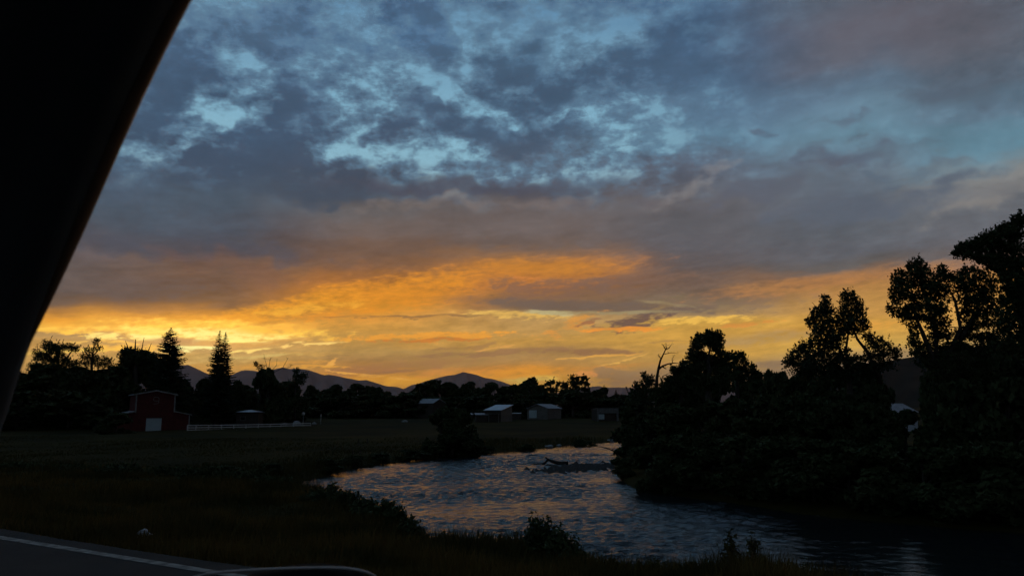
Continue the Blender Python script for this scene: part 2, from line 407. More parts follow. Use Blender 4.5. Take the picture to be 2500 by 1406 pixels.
SUN_AZ, SUN_EL = math.radians(azel(330, 850)[0]), math.radians(1.5)
air = WN.new('ShaderNodeTexSky')     # the clear air behind the cloud
air.sky_type = 'NISHITA'
air.sun_disc = False
air.sun_elevation = SUN_EL
air.sun_rotation = SUN_AZ
bg_cloud = WN.new('ShaderNodeBackground')
put(bg_cloud.inputs['Color'], base)
bg_cloud.inputs['Strength'].default_value = 0.97
bg_air = WN.new('ShaderNodeBackground')
WL.new(air.outputs[0], bg_air.inputs['Color'])
bg_air.inputs['Strength'].default_value = 0.0006
both = WN.new('ShaderNodeAddShader')
WL.new(bg_cloud.outputs[0], both.inputs[0])
WL.new(bg_air.outputs[0], both.inputs[1])
wout = WN.new('ShaderNodeOutputWorld')
WL.new(both.outputs[0], wout.inputs['Surface'])

# ------------------------------------------------------------------ the last of the sun, low behind the mountains and through cloud
sun_data = bpy.data.lights.new('sun', 'SUN')
sun_data.energy = 0.02
sun_data.angle = math.radians(12)
sun_data.color = (1.0, 0.62, 0.28)
sun = bpy.data.objects.new('sun', sun_data)
COL.objects.link(sun)
sdir = Vector((math.sin(SUN_AZ) * math.cos(SUN_EL), math.cos(SUN_AZ) * math.cos(SUN_EL), math.sin(SUN_EL)))
sun.rotation_euler = sdir.to_track_quat('Z', 'Y').to_euler()

# ------------------------------------------------------------------ helpers
RNG = np.random.default_rng(7)


def mesh_np(name, verts, faces, mat=None, smooth=False, attr=None):
    """faces: (n,3) or (n,4) integer array"""
    verts = np.asarray(verts, dtype=np.float32)
    faces = np.asarray(faces, dtype=np.int32)
    me = bpy.data.meshes.new(name)
    n, k = faces.shape
    me.vertices.add(len(verts))
    me.vertices.foreach_set('co', verts.ravel())
    me.loops.add(n * k)
    me.loops.foreach_set('vertex_index', faces.ravel())
    me.polygons.add(n)
    me.polygons.foreach_set('loop_start', np.arange(0, n * k, k, dtype=np.int32))
    me.polygons.foreach_set('loop_total', np.full(n, k, dtype=np.int32))
    if smooth:
        me.polygons.foreach_set('use_smooth', np.ones(n, dtype=bool))
    me.update(calc_edges=True)
    if mat is not None:
        me.materials.append(mat)
    return me


def link(name, me, parent=None, loc=None, rotz=None):
    o = bpy.data.objects.new(name, me)
    COL.objects.link(o)
    if parent is not None:
        o.parent = parent
    if loc is not None:
        o.location = tuple(float(v) for v in loc)
    if rotz is not None:
        o.rotation_euler = (0, 0, rotz)
    return o


def tag(o, label=None, cat=None, group=None, kind=None):
    if label: o['label'] = label
    if cat: o['category'] = cat
    if group: o['group'] = group
    if kind: o['kind'] = kind
    return o


def thing(name, label, cat, loc=(0, 0, 0), rotz=0.0, group=None):
    o = bpy.data.objects.new(name, None)
    COL.objects.link(o)
    o.empty_display_size = 0.2
    o.location = tuple(float(v) for v in loc)
    o.rotation_euler = (0, 0, rotz)
    return tag(o, label, cat, group)


class MB:
    """collects boxes, slabs and tubes; build() links them as one mesh"""
    def __init__(self):
        self.v, self.f = [], []

    def add(self, verts, faces):
        b = len(self.v)
        self.v += [tuple(float(q) for q in p) for p in verts]
        self.f += [tuple(i + b for i in f) for f in faces]
        return self

    def box(self, x0, x1, y0, y1, z0, z1):
        vs = [(x, y, z) for z in (z0, z1) for x, y in ((x0, y0), (x1, y0), (x1, y1), (x0, y1))]
        return self.add(vs, [(3, 2, 1, 0), (4, 5, 6, 7), (0, 1, 5, 4), (1, 2, 6, 5), (2, 3, 7, 6), (3, 0, 4, 7)])

    def prism(self, poly, y0, y1):
        """an outline in x,z pulled along y"""
        n = len(poly)
        vs = [(x, y0, z) for x, z in poly] + [(x, y1, z) for x, z in poly]
        fs = [tuple(range(n)), tuple(range(2 * n - 1, n - 1, -1))]
        fs += [((i + 1) % n, i, i + n, (i + 1) % n + n) for i in range(n)]
        return self.add(vs, fs)

    def bar(self, p, q, w, h=None):
        """a square bar from p to q"""
        p, q = Vector(p), Vector(q)
        h = h or w
        d = (q - p).normalized()
        s = d.cross(Vector((0, 0, 1)))
        s = s.normalized() if s.length > 1e-4 else Vector((1, 0, 0))
        u = s.cross(d)
        vs = []
        for c in (p, q):
            for a, b in ((-1, -1), (1, -1), (1, 1), (-1, 1)):
                vs.append(c + s * (a * w / 2) + u * (b * h / 2))
        return self.add(vs, [(3, 2, 1, 0), (4, 5, 6, 7), (0, 1, 5, 4), (1, 2, 6, 5), (2, 3, 7, 6), (3, 0, 4, 7)])

    def tube(self, pts, radii, sides=7):
        pts = [Vector(p) for p in pts]
        rings = []
        for i, p in enumerate(pts):
            d = (pts[min(i + 1, len(pts) - 1)] - pts[max(i - 1, 0)]).normalized()
            s = d.cross(Vector((0.21, 0.37, 0.9)))
            s = s.normalized() if s.length > 1e-4 else Vector((1, 0, 0))
            u = d.cross(s)
            rings.append([p + (s * math.cos(t) + u * math.sin(t)) * radii[i] for t in (k * 2 * math.pi / sides for k in range(sides))])
        vs = [v for r in rings for v in r]
        fs = []
        for i in range(len(pts) - 1):
            for k in range(sides):
                a, b = i * sides + k, i * sides + (k + 1) % sides
                fs.append((a, b, b + sides, a + sides))
        fs.append(tuple(range(sides - 1, -1, -1)))
        fs.append(tuple((len(pts) - 1) * sides + k for k in range(sides)))
        return self.add(vs, fs)

    def build(self, name, mat, parent=None, smooth=False, loc=None, rotz=None):
        me = bpy.data.meshes.new(name)
        me.from_pydata(self.v, [], self.f)
        bm = bmesh.new()
        bm.from_mesh(me)
        bmesh.ops.recalc_face_normals(bm, faces=bm.faces)
        bm.to_mesh(me)
        bm.free()
        if smooth:
            me.polygons.foreach_set('use_smooth', [True] * len(me.polygons))
        me.materials.append(mat)
        return link(name, me, parent, loc, rotz)


def material(name, base, rough=0.85, spec=0.3, metal=0.0, tones=None, scale=3.0, bump=0.0, bump_scale=20.0, coord='Object', detail=5):
    """a principled surface; tones = a second colour mixed in by noise; bump = fine relief in metres"""
    m = bpy.data.materials.new(name)
    m.use_nodes = True
    nt = m.node_tree
    b = nt.nodes['Principled BSDF']
    b.inputs['Base Color'].default_value = (*base, 1)
    b.inputs['Roughness'].default_value = rough
    b.inputs['Specular IOR Level'].default_value = spec
    b.inputs['Metallic'].default_value = metal
    t = nt.nodes.new('ShaderNodeTexCoord')
    if tones is not None:
        n = nt.nodes.new('ShaderNodeTexNoise')
        n.inputs['Scale'].default_value = scale
        n.inputs['Detail'].default_value = detail
        nt.links.new(t.outputs[coord], n.inputs['Vector'])
        r = nt.nodes.new('ShaderNodeValToRGB')
        r.color_ramp.elements[0].position = 0.36
        r.color_ramp.elements[1].position = 0.64
        r.color_ramp.elements[0].color = (*base, 1)
        r.color_ramp.elements[1].color = (*tones, 1)
        nt.links.new(n.outputs['Fac'], r.inputs[0])
        nt.links.new(r.outputs[0], b.inputs['Base Color'])
    if bump:
        n2 = nt.nodes.new('ShaderNodeTexNoise')
        n2.inputs['Scale'].default_value = bump_scale
        n2.inputs['Detail'].default_value = 4
        nt.links.new(t.outputs[coord], n2.inputs['Vector'])
        bp = nt.nodes.new('ShaderNodeBump')
        bp.inputs['Distance'].default_value = bump
        bp.inputs['Strength'].default_value = 1.0
        nt.links.new(n2.outputs['Fac'], bp.inputs['Height'])
        nt.links.new(bp.outputs[0], b.inputs['Normal'])
    return m


M_EARTH = material('meadow_and_soil', (0.044, 0.034, 0.008), 0.95, 0.03, tones=(0.018, 0.017, 0.005), scale=0.05, detail=9, bump=0.15, bump_scale=1.3)
M_ASPHALT = material('worn_asphalt', (0.018, 0.017, 0.0155), 0.9, 0.2, tones=(0.030, 0.028, 0.025), scale=1.7, detail=8, bump=0.004, bump_scale=120)
M_SHOULDER = material('gravelly_shoulder', (0.058, 0.052, 0.045), 0.95, 0.1, tones=(0.030, 0.027, 0.022), scale=4.0, detail=8, bump=0.012, bump_scale=45)
M_PAINT = material('worn_white_road_paint', (0.34, 0.32, 0.275), 0.8, 0.2, tones=(0.13, 0.12, 0.105), scale=9.0, detail=8)
M_ROCKY = material('dry_mountain_slopes', (0.30, 0.215, 0.195), 0.95, 0.0, tones=(0.20, 0.15, 0.135), scale=0.0016, detail=8)
M_LEAF = material('dark_summer_leaves', (0.042, 0.058, 0.018), 0.75, 0.15, tones=(0.058, 0.066, 0.024), scale=0.7)
M_LEAF_PALE = material('willow_leaves', (0.060, 0.072, 0.034), 0.75, 0.15, tones=(0.045, 0.056, 0.022), scale=0.7)
M_NEEDLE = material('spruce_needles', (0.026, 0.042, 0.022), 0.8, 0.1, tones=(0.034, 0.048, 0.024), scale=0.6)
M_BARK = material('grey_brown_bark', (0.085, 0.068, 0.052), 0.95, 0.1, tones=(0.05, 0.042, 0.034), scale=5.0, bump=0.02, bump_scale=14)
M_DEADWOOD = material('bare_dead_wood', (0.06, 0.050, 0.042), 0.95, 0.05, tones=(0.035, 0.030, 0.026), scale=4.0, bump=0.01, bump_scale=20)
M_GRASS = material('dry_summer_grass', (0.072, 0.056, 0.016), 0.9, 0.04, tones=(0.042, 0.042, 0.012), scale=0.5)
M_VERGE = material('dry_verge_grass', (0.150, 0.090, 0.024), 0.9, 0.04, tones=(0.040, 0.038, 0.012), scale=0.55)
M_HILL = material('dark_wooded_hill', (0.035, 0.034, 0.026), 0.95, 0.0, tones=(0.022, 0.024, 0.018), scale=0.012, detail=8)
M_STONE = material('river_stone', (0.055, 0.050, 0.045), 0.9, 0.15, tones=(0.034, 0.032, 0.028), scale=2.0, bump=0.03, bump_scale=6)
M_RED = material('faded_red_barn_boards', (0.120, 0.026, 0.021), 0.9, 0.1, tones=(0.085, 0.022, 0.018), scale=1.2)
M_WHITE = material('weathered_white_paint', (0.66, 0.66, 0.63), 0.75, 0.2, tones=(0.50, 0.50, 0.47), scale=2.0)
M_DOOR = material('pale_blue_white_metal_door', (0.46, 0.52, 0.50), 0.6, 0.3, tones=(0.41, 0.47, 0.46), scale=1.0)
M_ROOF = material('galvanised_roof_sheet', (0.50, 0.52, 0.55), 0.45, 0.5, metal=0.5, tones=(0.38, 0.40, 0.43), scale=0.8)
M_ROOF_DULL = material('dull_grey_roof_sheet', (0.32, 0.32, 0.33), 0.65, 0.3, metal=0.2, tones=(0.24, 0.24, 0.25), scale=0.8)
M_SIDING = material('tan_steel_siding', (0.17, 0.15, 0.125), 0.8, 0.15, tones=(0.13, 0.115, 0.095), scale=0.9)
M_SHED = material('grey_weathered_boards', (0.20, 0.19, 0.17), 0.9, 0.1, tones=(0.13, 0.12, 0.11), scale=1.4)
M_DARKWALL = material('dark_brown_boards', (0.075, 0.055, 0.042), 0.9, 0.1, tones=(0.05, 0.04, 0.03), scale=1.4)
M_GLASS = material('dark_window_glass', (0.015, 0.017, 0.02), 0.08, 0.5)
M_HOUSE = material('pale_house_siding', (0.55, 0.57, 0.58), 0.75, 0.2, tones=(0.44, 0.46, 0.47), scale=1.0)
M_PLASTIC = material('white_crumpled_plastic', (0.46, 0.46, 0.46), 0.5, 0.4)

# ------------------------------------------------------------------ the lie of the land
WATER_Z = -4.2
e1, e2 = on_level(0, 1312, 0.0), on_level(512, 1395, 0.0)
ROAD_DIR = (e2 - e1)[:2] / np.linalg.norm((e2 - e1)[:2])           # along the road, towards the right
ROAD_N = np.array((-ROAD_DIR[1], ROAD_DIR[0]))                    # towards the river
if ROAD_N[1] < 0:
    ROAD_N = -ROAD_N
LINE_S = float(e1[:2] @ ROAD_N)                                   # how far out the white edge line lies
h1, h2 = on_level(0, 1297, -0.02), on_level(640, 1392, -0.02)
EDGE_S = float((h1[:2] @ ROAD_N + h2[:2] @ ROAD_N) / 2)            # end of the paved shoulder


def plan(pts, z):
    return [tuple(on_level(px, py, z)[:2]) for px, py in pts]


LEFT_BANK = [(-220, 170), (-90, 92), (-52, 68)] + plan([(440, 1192), (600, 1190), (742, 1171), (800, 1157), (862, 1142), (940, 1131), (1000, 1124), (1100, 1114), (1165, 1109), (1230, 1102), (1300, 1096), (1340, 1092), (1400, 1085), (1460, 1081), (1502, 1078)], WATER_Z) \
    + [(36, 165), (70, 182), (150, 225), (320, 290)]
LEFT_LAND = LEFT_BANK + [(3000, 1500), (60000, 20000), (60000, 60000), (-60000, 60000), (-60000, 20000), (-3000, 1500)]
RIGHT_LAND = plan([(1530, 1092), (1518, 1130), (1524, 1165), (1552, 1190), (1575, 1200), (1640, 1209), (1720, 1217), (1850, 1235), (1950, 1249), (2050, 1262), (2180, 1275), (2300, 1286), (2500, 1300)], WATER_Z) \
    + [(34, 32), (70, 18), (140, -14), (300, -60), (3000, -500), (60000, -20000), (60000, 16000), (3000, 900), (320, 262), (150, 196), (72, 156), (40, 138), (22, 122)]
NEAR_LAND = plan([(420, 1148), (640, 1174), (742, 1190), (800, 1202), (862, 1226), (960, 1272), (1010, 1302), (1120, 1314), (1240, 1322), (1330, 1330), (1450, 1356), (1560, 1382), (1700, 1402), (2000, 1436), (2500, 1480)], -1.0) \
    + [(14, 5.5), (30, -4), (90, -40), (300, -160), (3000, -1500), (20000, -30000), (-60000, -30000), (-60000, 16000), (-3000, 1100), (-220, 128), (-90, 66), (-40, 44)]


def outside(poly, X, Y):
    """distance outside a polygon (0 inside)"""
    P = np.array(poly, dtype=float)
    Q = np.roll(P, -1, axis=0)
    best = np.full(X.shape, 1e18)
    inside = np.zeros(X.shape, dtype=bool)
    for (ax, ay), (bx, by) in zip(P, Q):
        dx, dy = bx - ax, by - ay
        L = dx * dx + dy * dy
        t = np.clip(((X - ax) * dx + (Y - ay) * dy) / L, 0, 1)
        best = np.minimum(best, (X - ax - t * dx) ** 2 + (Y - ay - t * dy) ** 2)
        c = (ay > Y) != (by > Y)
        with np.errstate(divide='ignore', invalid='ignore'):
            xi = (bx - ax) * (Y - ay) / (by - ay + 1e-30) + ax
        inside ^= c & (X < xi)
    d = np.sqrt(best)
    return np.where(inside, -d, d)


_w = np.random.default_rng(3)
_WAVES = [(_w.normal(), _w.normal(), _w.uniform(0, 6.28)) for _ in range(26)]


def lumps(X, Y, size):
    z = np.zeros(np.shape(X))
    for i, (a, b, p) in enumerate(_WAVES):
        k = (1.6 ** (i % 6)) / size
        z = z + np.sin((a * X + b * Y) * k + p) / (1.6 ** (i % 6))
    return z / 4.0


def ground_z(X, Y):
    X, Y = np.asarray(X, dtype=float), np.asarray(Y, dtype=float)
    d = np.hypot(X, Y)
    s = X * ROAD_N[0] + Y * ROAD_N[1]
    # near side: level road, verge that falls gently to the top of the bank
    top = np.interp(s, [-40, EDGE_S, EDGE_S + 0.8, EDGE_S + 3, EDGE_S + 7, EDGE_S + 22], [0.0, -0.03, -0.18, -0.50, -0.98, -1.12])
    lum = lumps(X, Y, 2.2)
    top = top + lum * np.interp(s, [EDGE_S, EDGE_S + 3], [0.0, 0.10])
    on = outside(NEAR_LAND, X, Y)
    near = np.where(on < 0, top, top - 0.62 * on)
    # far side: low meadow that rises slowly
    far_h = np.interp(d, [0, 60, 110, 170, 215, 255, 330, 600, 2000, 6000, 20000, 60000], [-3.55, -3.55, -3.45, -3.35, -2.75, -1.75, -0.9, 0.3, 6, 20, 30, 30])
    far_h = far_h + lumps(X, Y, 18.0) * 0.28 * np.interp(d, [60, 120], [0.4, 1.0])
    ol = outside(LEFT_LAND, X, Y)
    left = np.where(ol < 0, far_h - 0.45 * np.exp(ol / 2.0), far_h - 0.45 - 0.75 * ol)
    right_h = np.interp(d, [0, 40, 80, 140, 300, 1000, 4000, 60000], [-3.7, -3.7, -3.3, -2.9, -1.0, 4, 12, 30]) + lumps(X, Y, 9.0) * 0.2
    orr = outside(RIGHT_LAND, X, Y)
    right = np.where(orr < 0, right_h - 0.4 * np.exp(orr / 1.5), right_h - 0.4 - 0.6 * orr)
    z = np.maximum(np.maximum(near, left), right)
    return np.maximum(z, WATER_Z - 1.1)


def gz(x, y):
    return float(ground_z(np.array([x]), np.array([y]))[0])


# ground: one sheet, fine near the road and out to the horizon
angs = np.concatenate([np.radians(np.arange(-52, 52, 0.22)), np.radians(np.arange(52, 308, 4.0))])
rings = [0.6]
while rings[-1] < 62000:
    rings.append(rings[-1] * (1.028 if rings[-1] < 400 else 1.09) + (0.05 if rings[-1] < 4 else 0))
rings = np.array(rings)
A, R = np.meshgrid(angs, rings)
GX, GY = np.sin(A) * R, np.cos(A) * R
GZ = ground_z(GX, GY)
GS = GX * ROAD_N[0] + GY * ROAD_N[1]
GZ = np.where(GS < EDGE_S + 0.02, GZ - 0.05, GZ)                   # the road lies on top
na, nr = len(angs), len(rings)
idx = np.arange(na * nr).reshape(nr, na)
nxt = np.roll(idx, -1, axis=1)
F = np.stack([idx[:-1], nxt[:-1], nxt[1:], idx[1:]], axis=-1).reshape(-1, 4)[:, ::-1]
V = np.stack([GX, GY, GZ], axis=-1).reshape(-1, 3)
V = np.vstack([V, [[0, 0, -0.06]]])
me = mesh_np('ground', V, F, M_EARTH, smooth=True)
tag(link('ground', me), kind='structure')


def strip(name, s0, s1, z, mat, a0=-70.0, a1=45.0, step=0.6, wobble=0.0, seed=1):
    t = np.arange(a0, a1, step)
    rr = np.random.default_rng(seed)
    w = np.convolve(rr.normal(size=len(t) + 8), np.ones(5) / 5, 'same')[4:-4] * wobble
    p0 = t[:, None] * ROAD_DIR + s0 * ROAD_N
    p1 = t[:, None] * ROAD_DIR + (s1 + w)[:, None] * ROAD_N
    v = np.zeros((len(t) * 2, 3))
    v[0::2, :2], v[1::2, :2], v[:, 2] = p0, p1, z
    k = np.arange(len(t) - 1) * 2
    f = np.stack([k, k + 2, k + 3, k + 1], axis=-1)
    o = link(name, mesh_np(name, v, f, mat))
    return tag(o, kind='structure')


strip('road', -6.4, LINE_S + 0.30, 0.0, M_ASPHALT)
strip('road_shoulder', LINE_S + 0.30, EDGE_S, -0.006, M_SHOULDER, wobble=0.10, seed=4)
strip('edge_line_marking', LINE_S - 0.055, LINE_S + 0.055, 0.004, M_PAINT, wobble=0.012, seed=9)

# ------------------------------------------------------------------ river
m = bpy.data.materials.new('dark_river_water')
m.use_nodes = True
nt = m.node_tree
pb = nt.nodes['Principled BSDF']
pb.inputs['Base Color'].default_value = (0.012, 0.016, 0.017, 1)
pb.inputs['Roughness'].default_value = 0.12
pb.inputs['IOR'].default_value = 1.333
t = nt.nodes.new('ShaderNodeTexCoord')
mp = nt.nodes.new('ShaderNodeMapping')
mp.inputs['Scale'].default_value = (0.6, 1.5, 1.0)
mp.inputs['Rotation'].default_value = (0, 0, 0.2)
nt.links.new(t.outputs['Object'], mp.inputs['Vector'])
n1 = nt.nodes.new('ShaderNodeTexNoise')
n1.inputs['Scale'].default_value = 4.6
n1.inputs['Detail'].default_value = 3
nt.links.new(mp.outputs[0], n1.inputs['Vector'])
bp = nt.nodes.new('ShaderNodeBump')
bp.inputs['Distance'].default_value = 0.14
ch = nt.nodes.new('ShaderNodeAttribute')
ch.attribute_name = 'chop'
ml = nt.nodes.new('ShaderNodeMath')
ml.operation = 'MULTIPLY'
ml.use_clamp = True
ml.inputs[1].default_value = 0.85
nt.links.new(ch.outputs['Fac'], ml.inputs[0])
nt.links.new(ml.outputs[0], bp.inputs['Strength'])
nt.links.new(n1.outputs['Fac'], bp.inputs['Height'])
nt.links.new(bp.outputs[0], pb.inputs['Normal'])
M_WATER = m

ds = [16.0]
while ds[-1] < 330:
    ds.append(ds[-1] + max(0.13, 0.0042 * ds[-1]) * (1.0 if ds[-1] < 150 else 4.0))
ds = np.array(ds)
ts = np.concatenate([np.arange(-2.2, -0.62, 0.05), np.arange(-0.62, 0.80, 0.0036), np.arange(0.80, 2.4, 0.05)])
T, D = np.meshgrid(ts, ds)
RX, RY = T * D, D
rr = np.random.default_rng(11)
RZ = np.zeros(RX.shape)
flow = math.radians(252)
for i in range(64):
    lam = 0.38 * (1.9 / 0.38) ** rr.uniform()
    th = flow + rr.normal() * 0.50
    k = 2 * math.pi / lam
    ph = (RX * math.cos(th) + RY * math.sin(th)) * k + rr.uniform(0, 6.28) + lumps(RX, RY, 7.0 + lam) * 2.2
    amp = 0.0088 * lam ** 0.92
    RZ += amp * (np.sin(ph) + 0.35 * np.sin(2 * ph + 0.6))
rough_patch = np.clip(0.80 + 0.80 * lumps(RX * .7 + 40, RY * 1.7, 10.0), 0.12, 1.5)
rough_patch *= np.interp(outside(LEFT_LAND, RX, RY), [0, 2.5, 7], [0.10, 0.35, 1.0])      # slack water under the far bank
rough_patch *= np.interp(T, [0.10, 0.22, 0.36], [1.0, 0.55, 0.16])                        # and in the lee of the right hand trees
fade = np.interp(D, [16, 90, 160, 330], [1.0, 1.0, 0.8, 0.4])
RZ = RZ * rough_patch * fade + WATER_Z
n0, n1_ = RX.shape
idx = np.arange(n0 * n1_).reshape(n0, n1_)
F = np.stack([idx[:-1, :-1], idx[:-1, 1:], idx[1:, 1:], idx[1:, :-1]], axis=-1).reshape(-1, 4)
V = np.stack([RX, RY, RZ], axis=-1).reshape(-1, 3)
# leave out the cells that lie under dry land
gzz = ground_z(RX, RY)
cell = (gzz[:-1, :-1] < WATER_Z + 0.25) | (gzz[1:, 1:] < WATER_Z + 0.25) | (gzz[:-1, 1:] < WATER_Z + 0.25)
F = F[cell.reshape(-1)]
used = np.zeros(len(V), dtype=bool)
used[F.ravel()] = True
remap = np.cumsum(used) - 1
me = mesh_np('river_water', V[used], remap[F], M_WATER, smooth=True)
at_ = me.attributes.new('chop', 'FLOAT', 'POINT')
at_.data.foreach_set('value', np.clip(rough_patch * fade, 0.12, 1.2).reshape(-1)[used].astype(np.float32))
tag(link('river_water', me), kind='structure')

# ------------------------------------------------------------------ mountains


def mountain(name, label, dist, prof, foot_py=1004, seed=1, depth=0.34, rough=1.0, mat=None):
    """a ridge whose skyline runs through the given picture points at its true distance, with spurs down to the plain on both sides"""
    rr = np.random.default_rng(seed)
    prof = sorted(prof)
    xs = np.linspace(prof[0][0], prof[-1][0], 150)
    ys = np.interp(xs, [p[0] for p in prof], [p[1] for p in prof])
    jag = np.zeros(len(xs))
    for o in range(1, 5):
        k = np.interp(np.arange(len(xs)), np.arange(0, len(xs) + 40 // 2 ** o, max(1, 20 // 2 ** o)), rr.normal(size=len(np.arange(0, len(xs) + 40 // 2 ** o, max(1, 20 // 2 ** o)))))
        jag += k * 1.3 / 1.7 ** o
    ys = ys + jag * rough
    top = np.array([at(x, y, dist) for x, y in zip(xs, ys)])
    foot = float(at(1250, foot_py, dist)[2])
    rows = np.concatenate([np.linspace(-1, 0, 22), np.linspace(0, 1, 22)[1:]])
    # spurs: the slope length and steepness change along the ridge
    sp = np.interp(np.arange(len(xs)), np.arange(0, len(xs) + 10, 6), rr.normal(size=len(np.arange(0, len(xs) + 10, 6))))
    verts = []
    for r in rows:
        sc = 1.0 + r * depth
        w = abs(r)
        drop = (1 - w) ** 1.25
        sp2 = 1 + 0.22 * np.sin(sp * 3 + w * 5) * w * (1 - w) * 4
        for i in range(len(xs)):
            x, y = top[i, 0] * sc, top[i, 1] * sc
            z = foot - 20 + (top[i, 2] - foot + 20) * drop * sp2[i]
            verts.append((x, y, z))
    n = len(xs)
    idx = np.arange(n * len(rows)).reshape(len(rows), n)
    F = np.stack([idx[:-1, :-1], idx[:-1, 1:], idx[1:, 1:], idx[1:, :-1]], axis=-1).reshape(-1, 4)
    o = link(name, mesh_np(name, np.array(verts), F, mat or M_ROCKY, smooth=True))
    return tag(o, label, None, None, 'structure')


mountain('mountain', 'long mountain ridge on the left running down to the notch beside the peak', 13000,
         [(-300, 930), (-100, 905), (60, 925), (200, 915), (330, 900), (420, 890), (447, 891), (460, 890), (478, 898), (500, 909), (530, 920), (570, 913), (585, 905), (602, 903), (640, 908), (690, 897), (695, 896), (703, 902), (725, 900), (753, 903),
          (790, 916), (805, 914), (840, 922), (880, 929), (893, 926), (925, 936), (945, 943), (965, 943), (985, 949), (1010, 962), (1040, 980), (1080, 1004)], seed=5, rough=0.7)
mountain('mountain', 'pointed mountain peak in the middle behind the far trees', 16500,
         [(900, 1004), (950, 966), (985, 950), (1005, 940), (1022, 936), (1060, 925), (1090, 917), (1110, 915), (1123, 911), (1131, 908), (1142, 910), (1160, 914), (1185, 922), (1205, 925), (1225, 931), (1245, 938), (1275, 944), (1330, 955), (1400, 975), (1480, 1004)], seed=8, rough=0.5)
mountain('mountain', 'faint distant range low on the horizon left of the dead tree', 24000,
         [(1250, 1004), (1330, 965), (1400, 949), (1440, 944), (1462, 942), (1480, 946), (1510, 945), (1530, 947), (1560, 946), (1620, 950), (1700, 944), (1780, 948), (1900, 940), (2050, 950), (2150, 1004)], seed=12, rough=0.5)
mountain('hill', 'dark bare hill rising behind the trees on the right', 2600,
         [(1780, 1004), (1900, 950), (2000, 915), (2100, 893), (2180, 879), (2215, 873), (2250, 866), (2290, 858), (2350, 850), (2500, 838), (2700, 830), (2900, 860), (3100, 1004)], seed=15, rough=0.8, mat=M_HILL)

# ------------------------------------------------------------------ buildings and fence
def place(px, py, d):
    """ground point under a picture point at distance d"""
    p = at(px, py, d)
    return np.array((p[0], p[1], gz(p[0], p[1])))


def wpp(d):
    return d / F_PX                  # metres per picture pixel at distance d


M_OLDTRIM = material('old_white_trim', (0.30, 0.29, 0.265), 0.85, 0.1, tones=(0.20, 0.19, 0.17), scale=1.5)
# the red barn with a raised middle
DB = 172.0
u = wpp(DB)
bl = place(375.5, 1054, DB)
bz = at(375.5, 1054.5, DB)[2]
bl[2] = bz
yaw = math.atan2(bl[0], bl[1])
barn = thing('barn', 'red barn with raised middle, white trim and a pale door, left of the white fence', 'barn', bl, -yaw + math.radians(5.5))
W, L2, HE, HP, HL0, HL1 = 44.5 * u, 79.5 * u, 89 * u, 98 * u, 48 * u, 41 * u      # half width, half width with sheds, eave, peak, shed roof top, shed eave
BD = 15.5
MB().prism([(-W, -0.6), (W, -0.6), (W, HE), (0, HP), (-W, HE)], 0.0, BD).build('wall', M_RED, barn)
for sgn in (-1, 1):
    x0, x1 = sgn * (W + 0.01), sgn * L2
    MB().prism([(x0, -0.6), (x1, -0.6), (x1, HL1), (x0, HL0)][::sgn], 0.05, BD - 0.3).build('side_shed_wall', M_RED, barn)
    MB().prism([(x0, HL0 + .02), (x1 + sgn * .35, HL1 - .05), (x1 + sgn * .35, HL1 + .10), (x0, HL0 + .17)][::sgn], -0.25, BD).build('side_shed_roof', M_ROOF_DULL, barn)
    xe = sgn * (W + 0.42)
    MB().prism([(0.0, HP + .02), (xe, HE - .06), (xe, HE + .12), (0.0, HP + .20)][::sgn], -0.35, BD + .3).build('roof', M_ROOF, barn)
    MB().box(min(sgn * W, sgn * (W - .28)), max(sgn * W, sgn * (W - .28)), -0.06, -0.003, HL0 - .1, HE - .08).build('corner_trim', M_OLDTRIM, barn)
    MB().bar((sgn * .02, -.38, HP + .04), (sgn * (W + .40), -.38, HE - .02), .06, .26).build('gable_trim', M_OLDTRIM, barn)
    MB().bar((sgn * (W + .02), -.28, HL0 + .06), (sgn * (L2 + .34), -.28, HL1 - .02), .05, .22).build('shed_trim', M_OLDTRIM, barn)
    MB().box(min(sgn * L2, sgn * (L2 - .22)), max(sgn * L2, sgn * (L2 - .22)), -0.02, 0.046, -0.3, HL1 - .08).build('shed_corner_trim', M_OLDTRIM if sgn > 0 else M_RED, barn)
door = MB().box(-18.5 * u, 15.5 * u, -0.10, -0.004, 0.02, 33 * u).build('sliding_door', M_DOOR, barn)
MB().box(-20 * u, 20 * u, -0.16, -0.102, 33.2 * u, 35 * u).build('door_track', M_DARKWALL, door)
mk = [(-5.5, 79), (-4, 83), (4, 83.5), (7, 80), (6.5, 74), (-4.5, 74.5), (-5.5, 79)]
mark = MB()
for (xa, za), (xb, zb) in zip(mk[:-1], mk[1:]):
    mark.bar((xa * u, -.05, za * u), (xb * u, -.05, zb * u), .04, .11)
for (xa, za), (xb, zb) in (((6.9, 78), (6.4, 70)), ((6.4, 70), (3, 67.5)), ((3, 67.5), (-5, 67.2))):
    mark.bar((xa * u, -.045, za * u), (xb * u, -.045, zb * u), .04, .11)
mark.build('gable_mark', material('faded_grey_paint', (0.21, 0.19, 0.17), 0.8), barn)

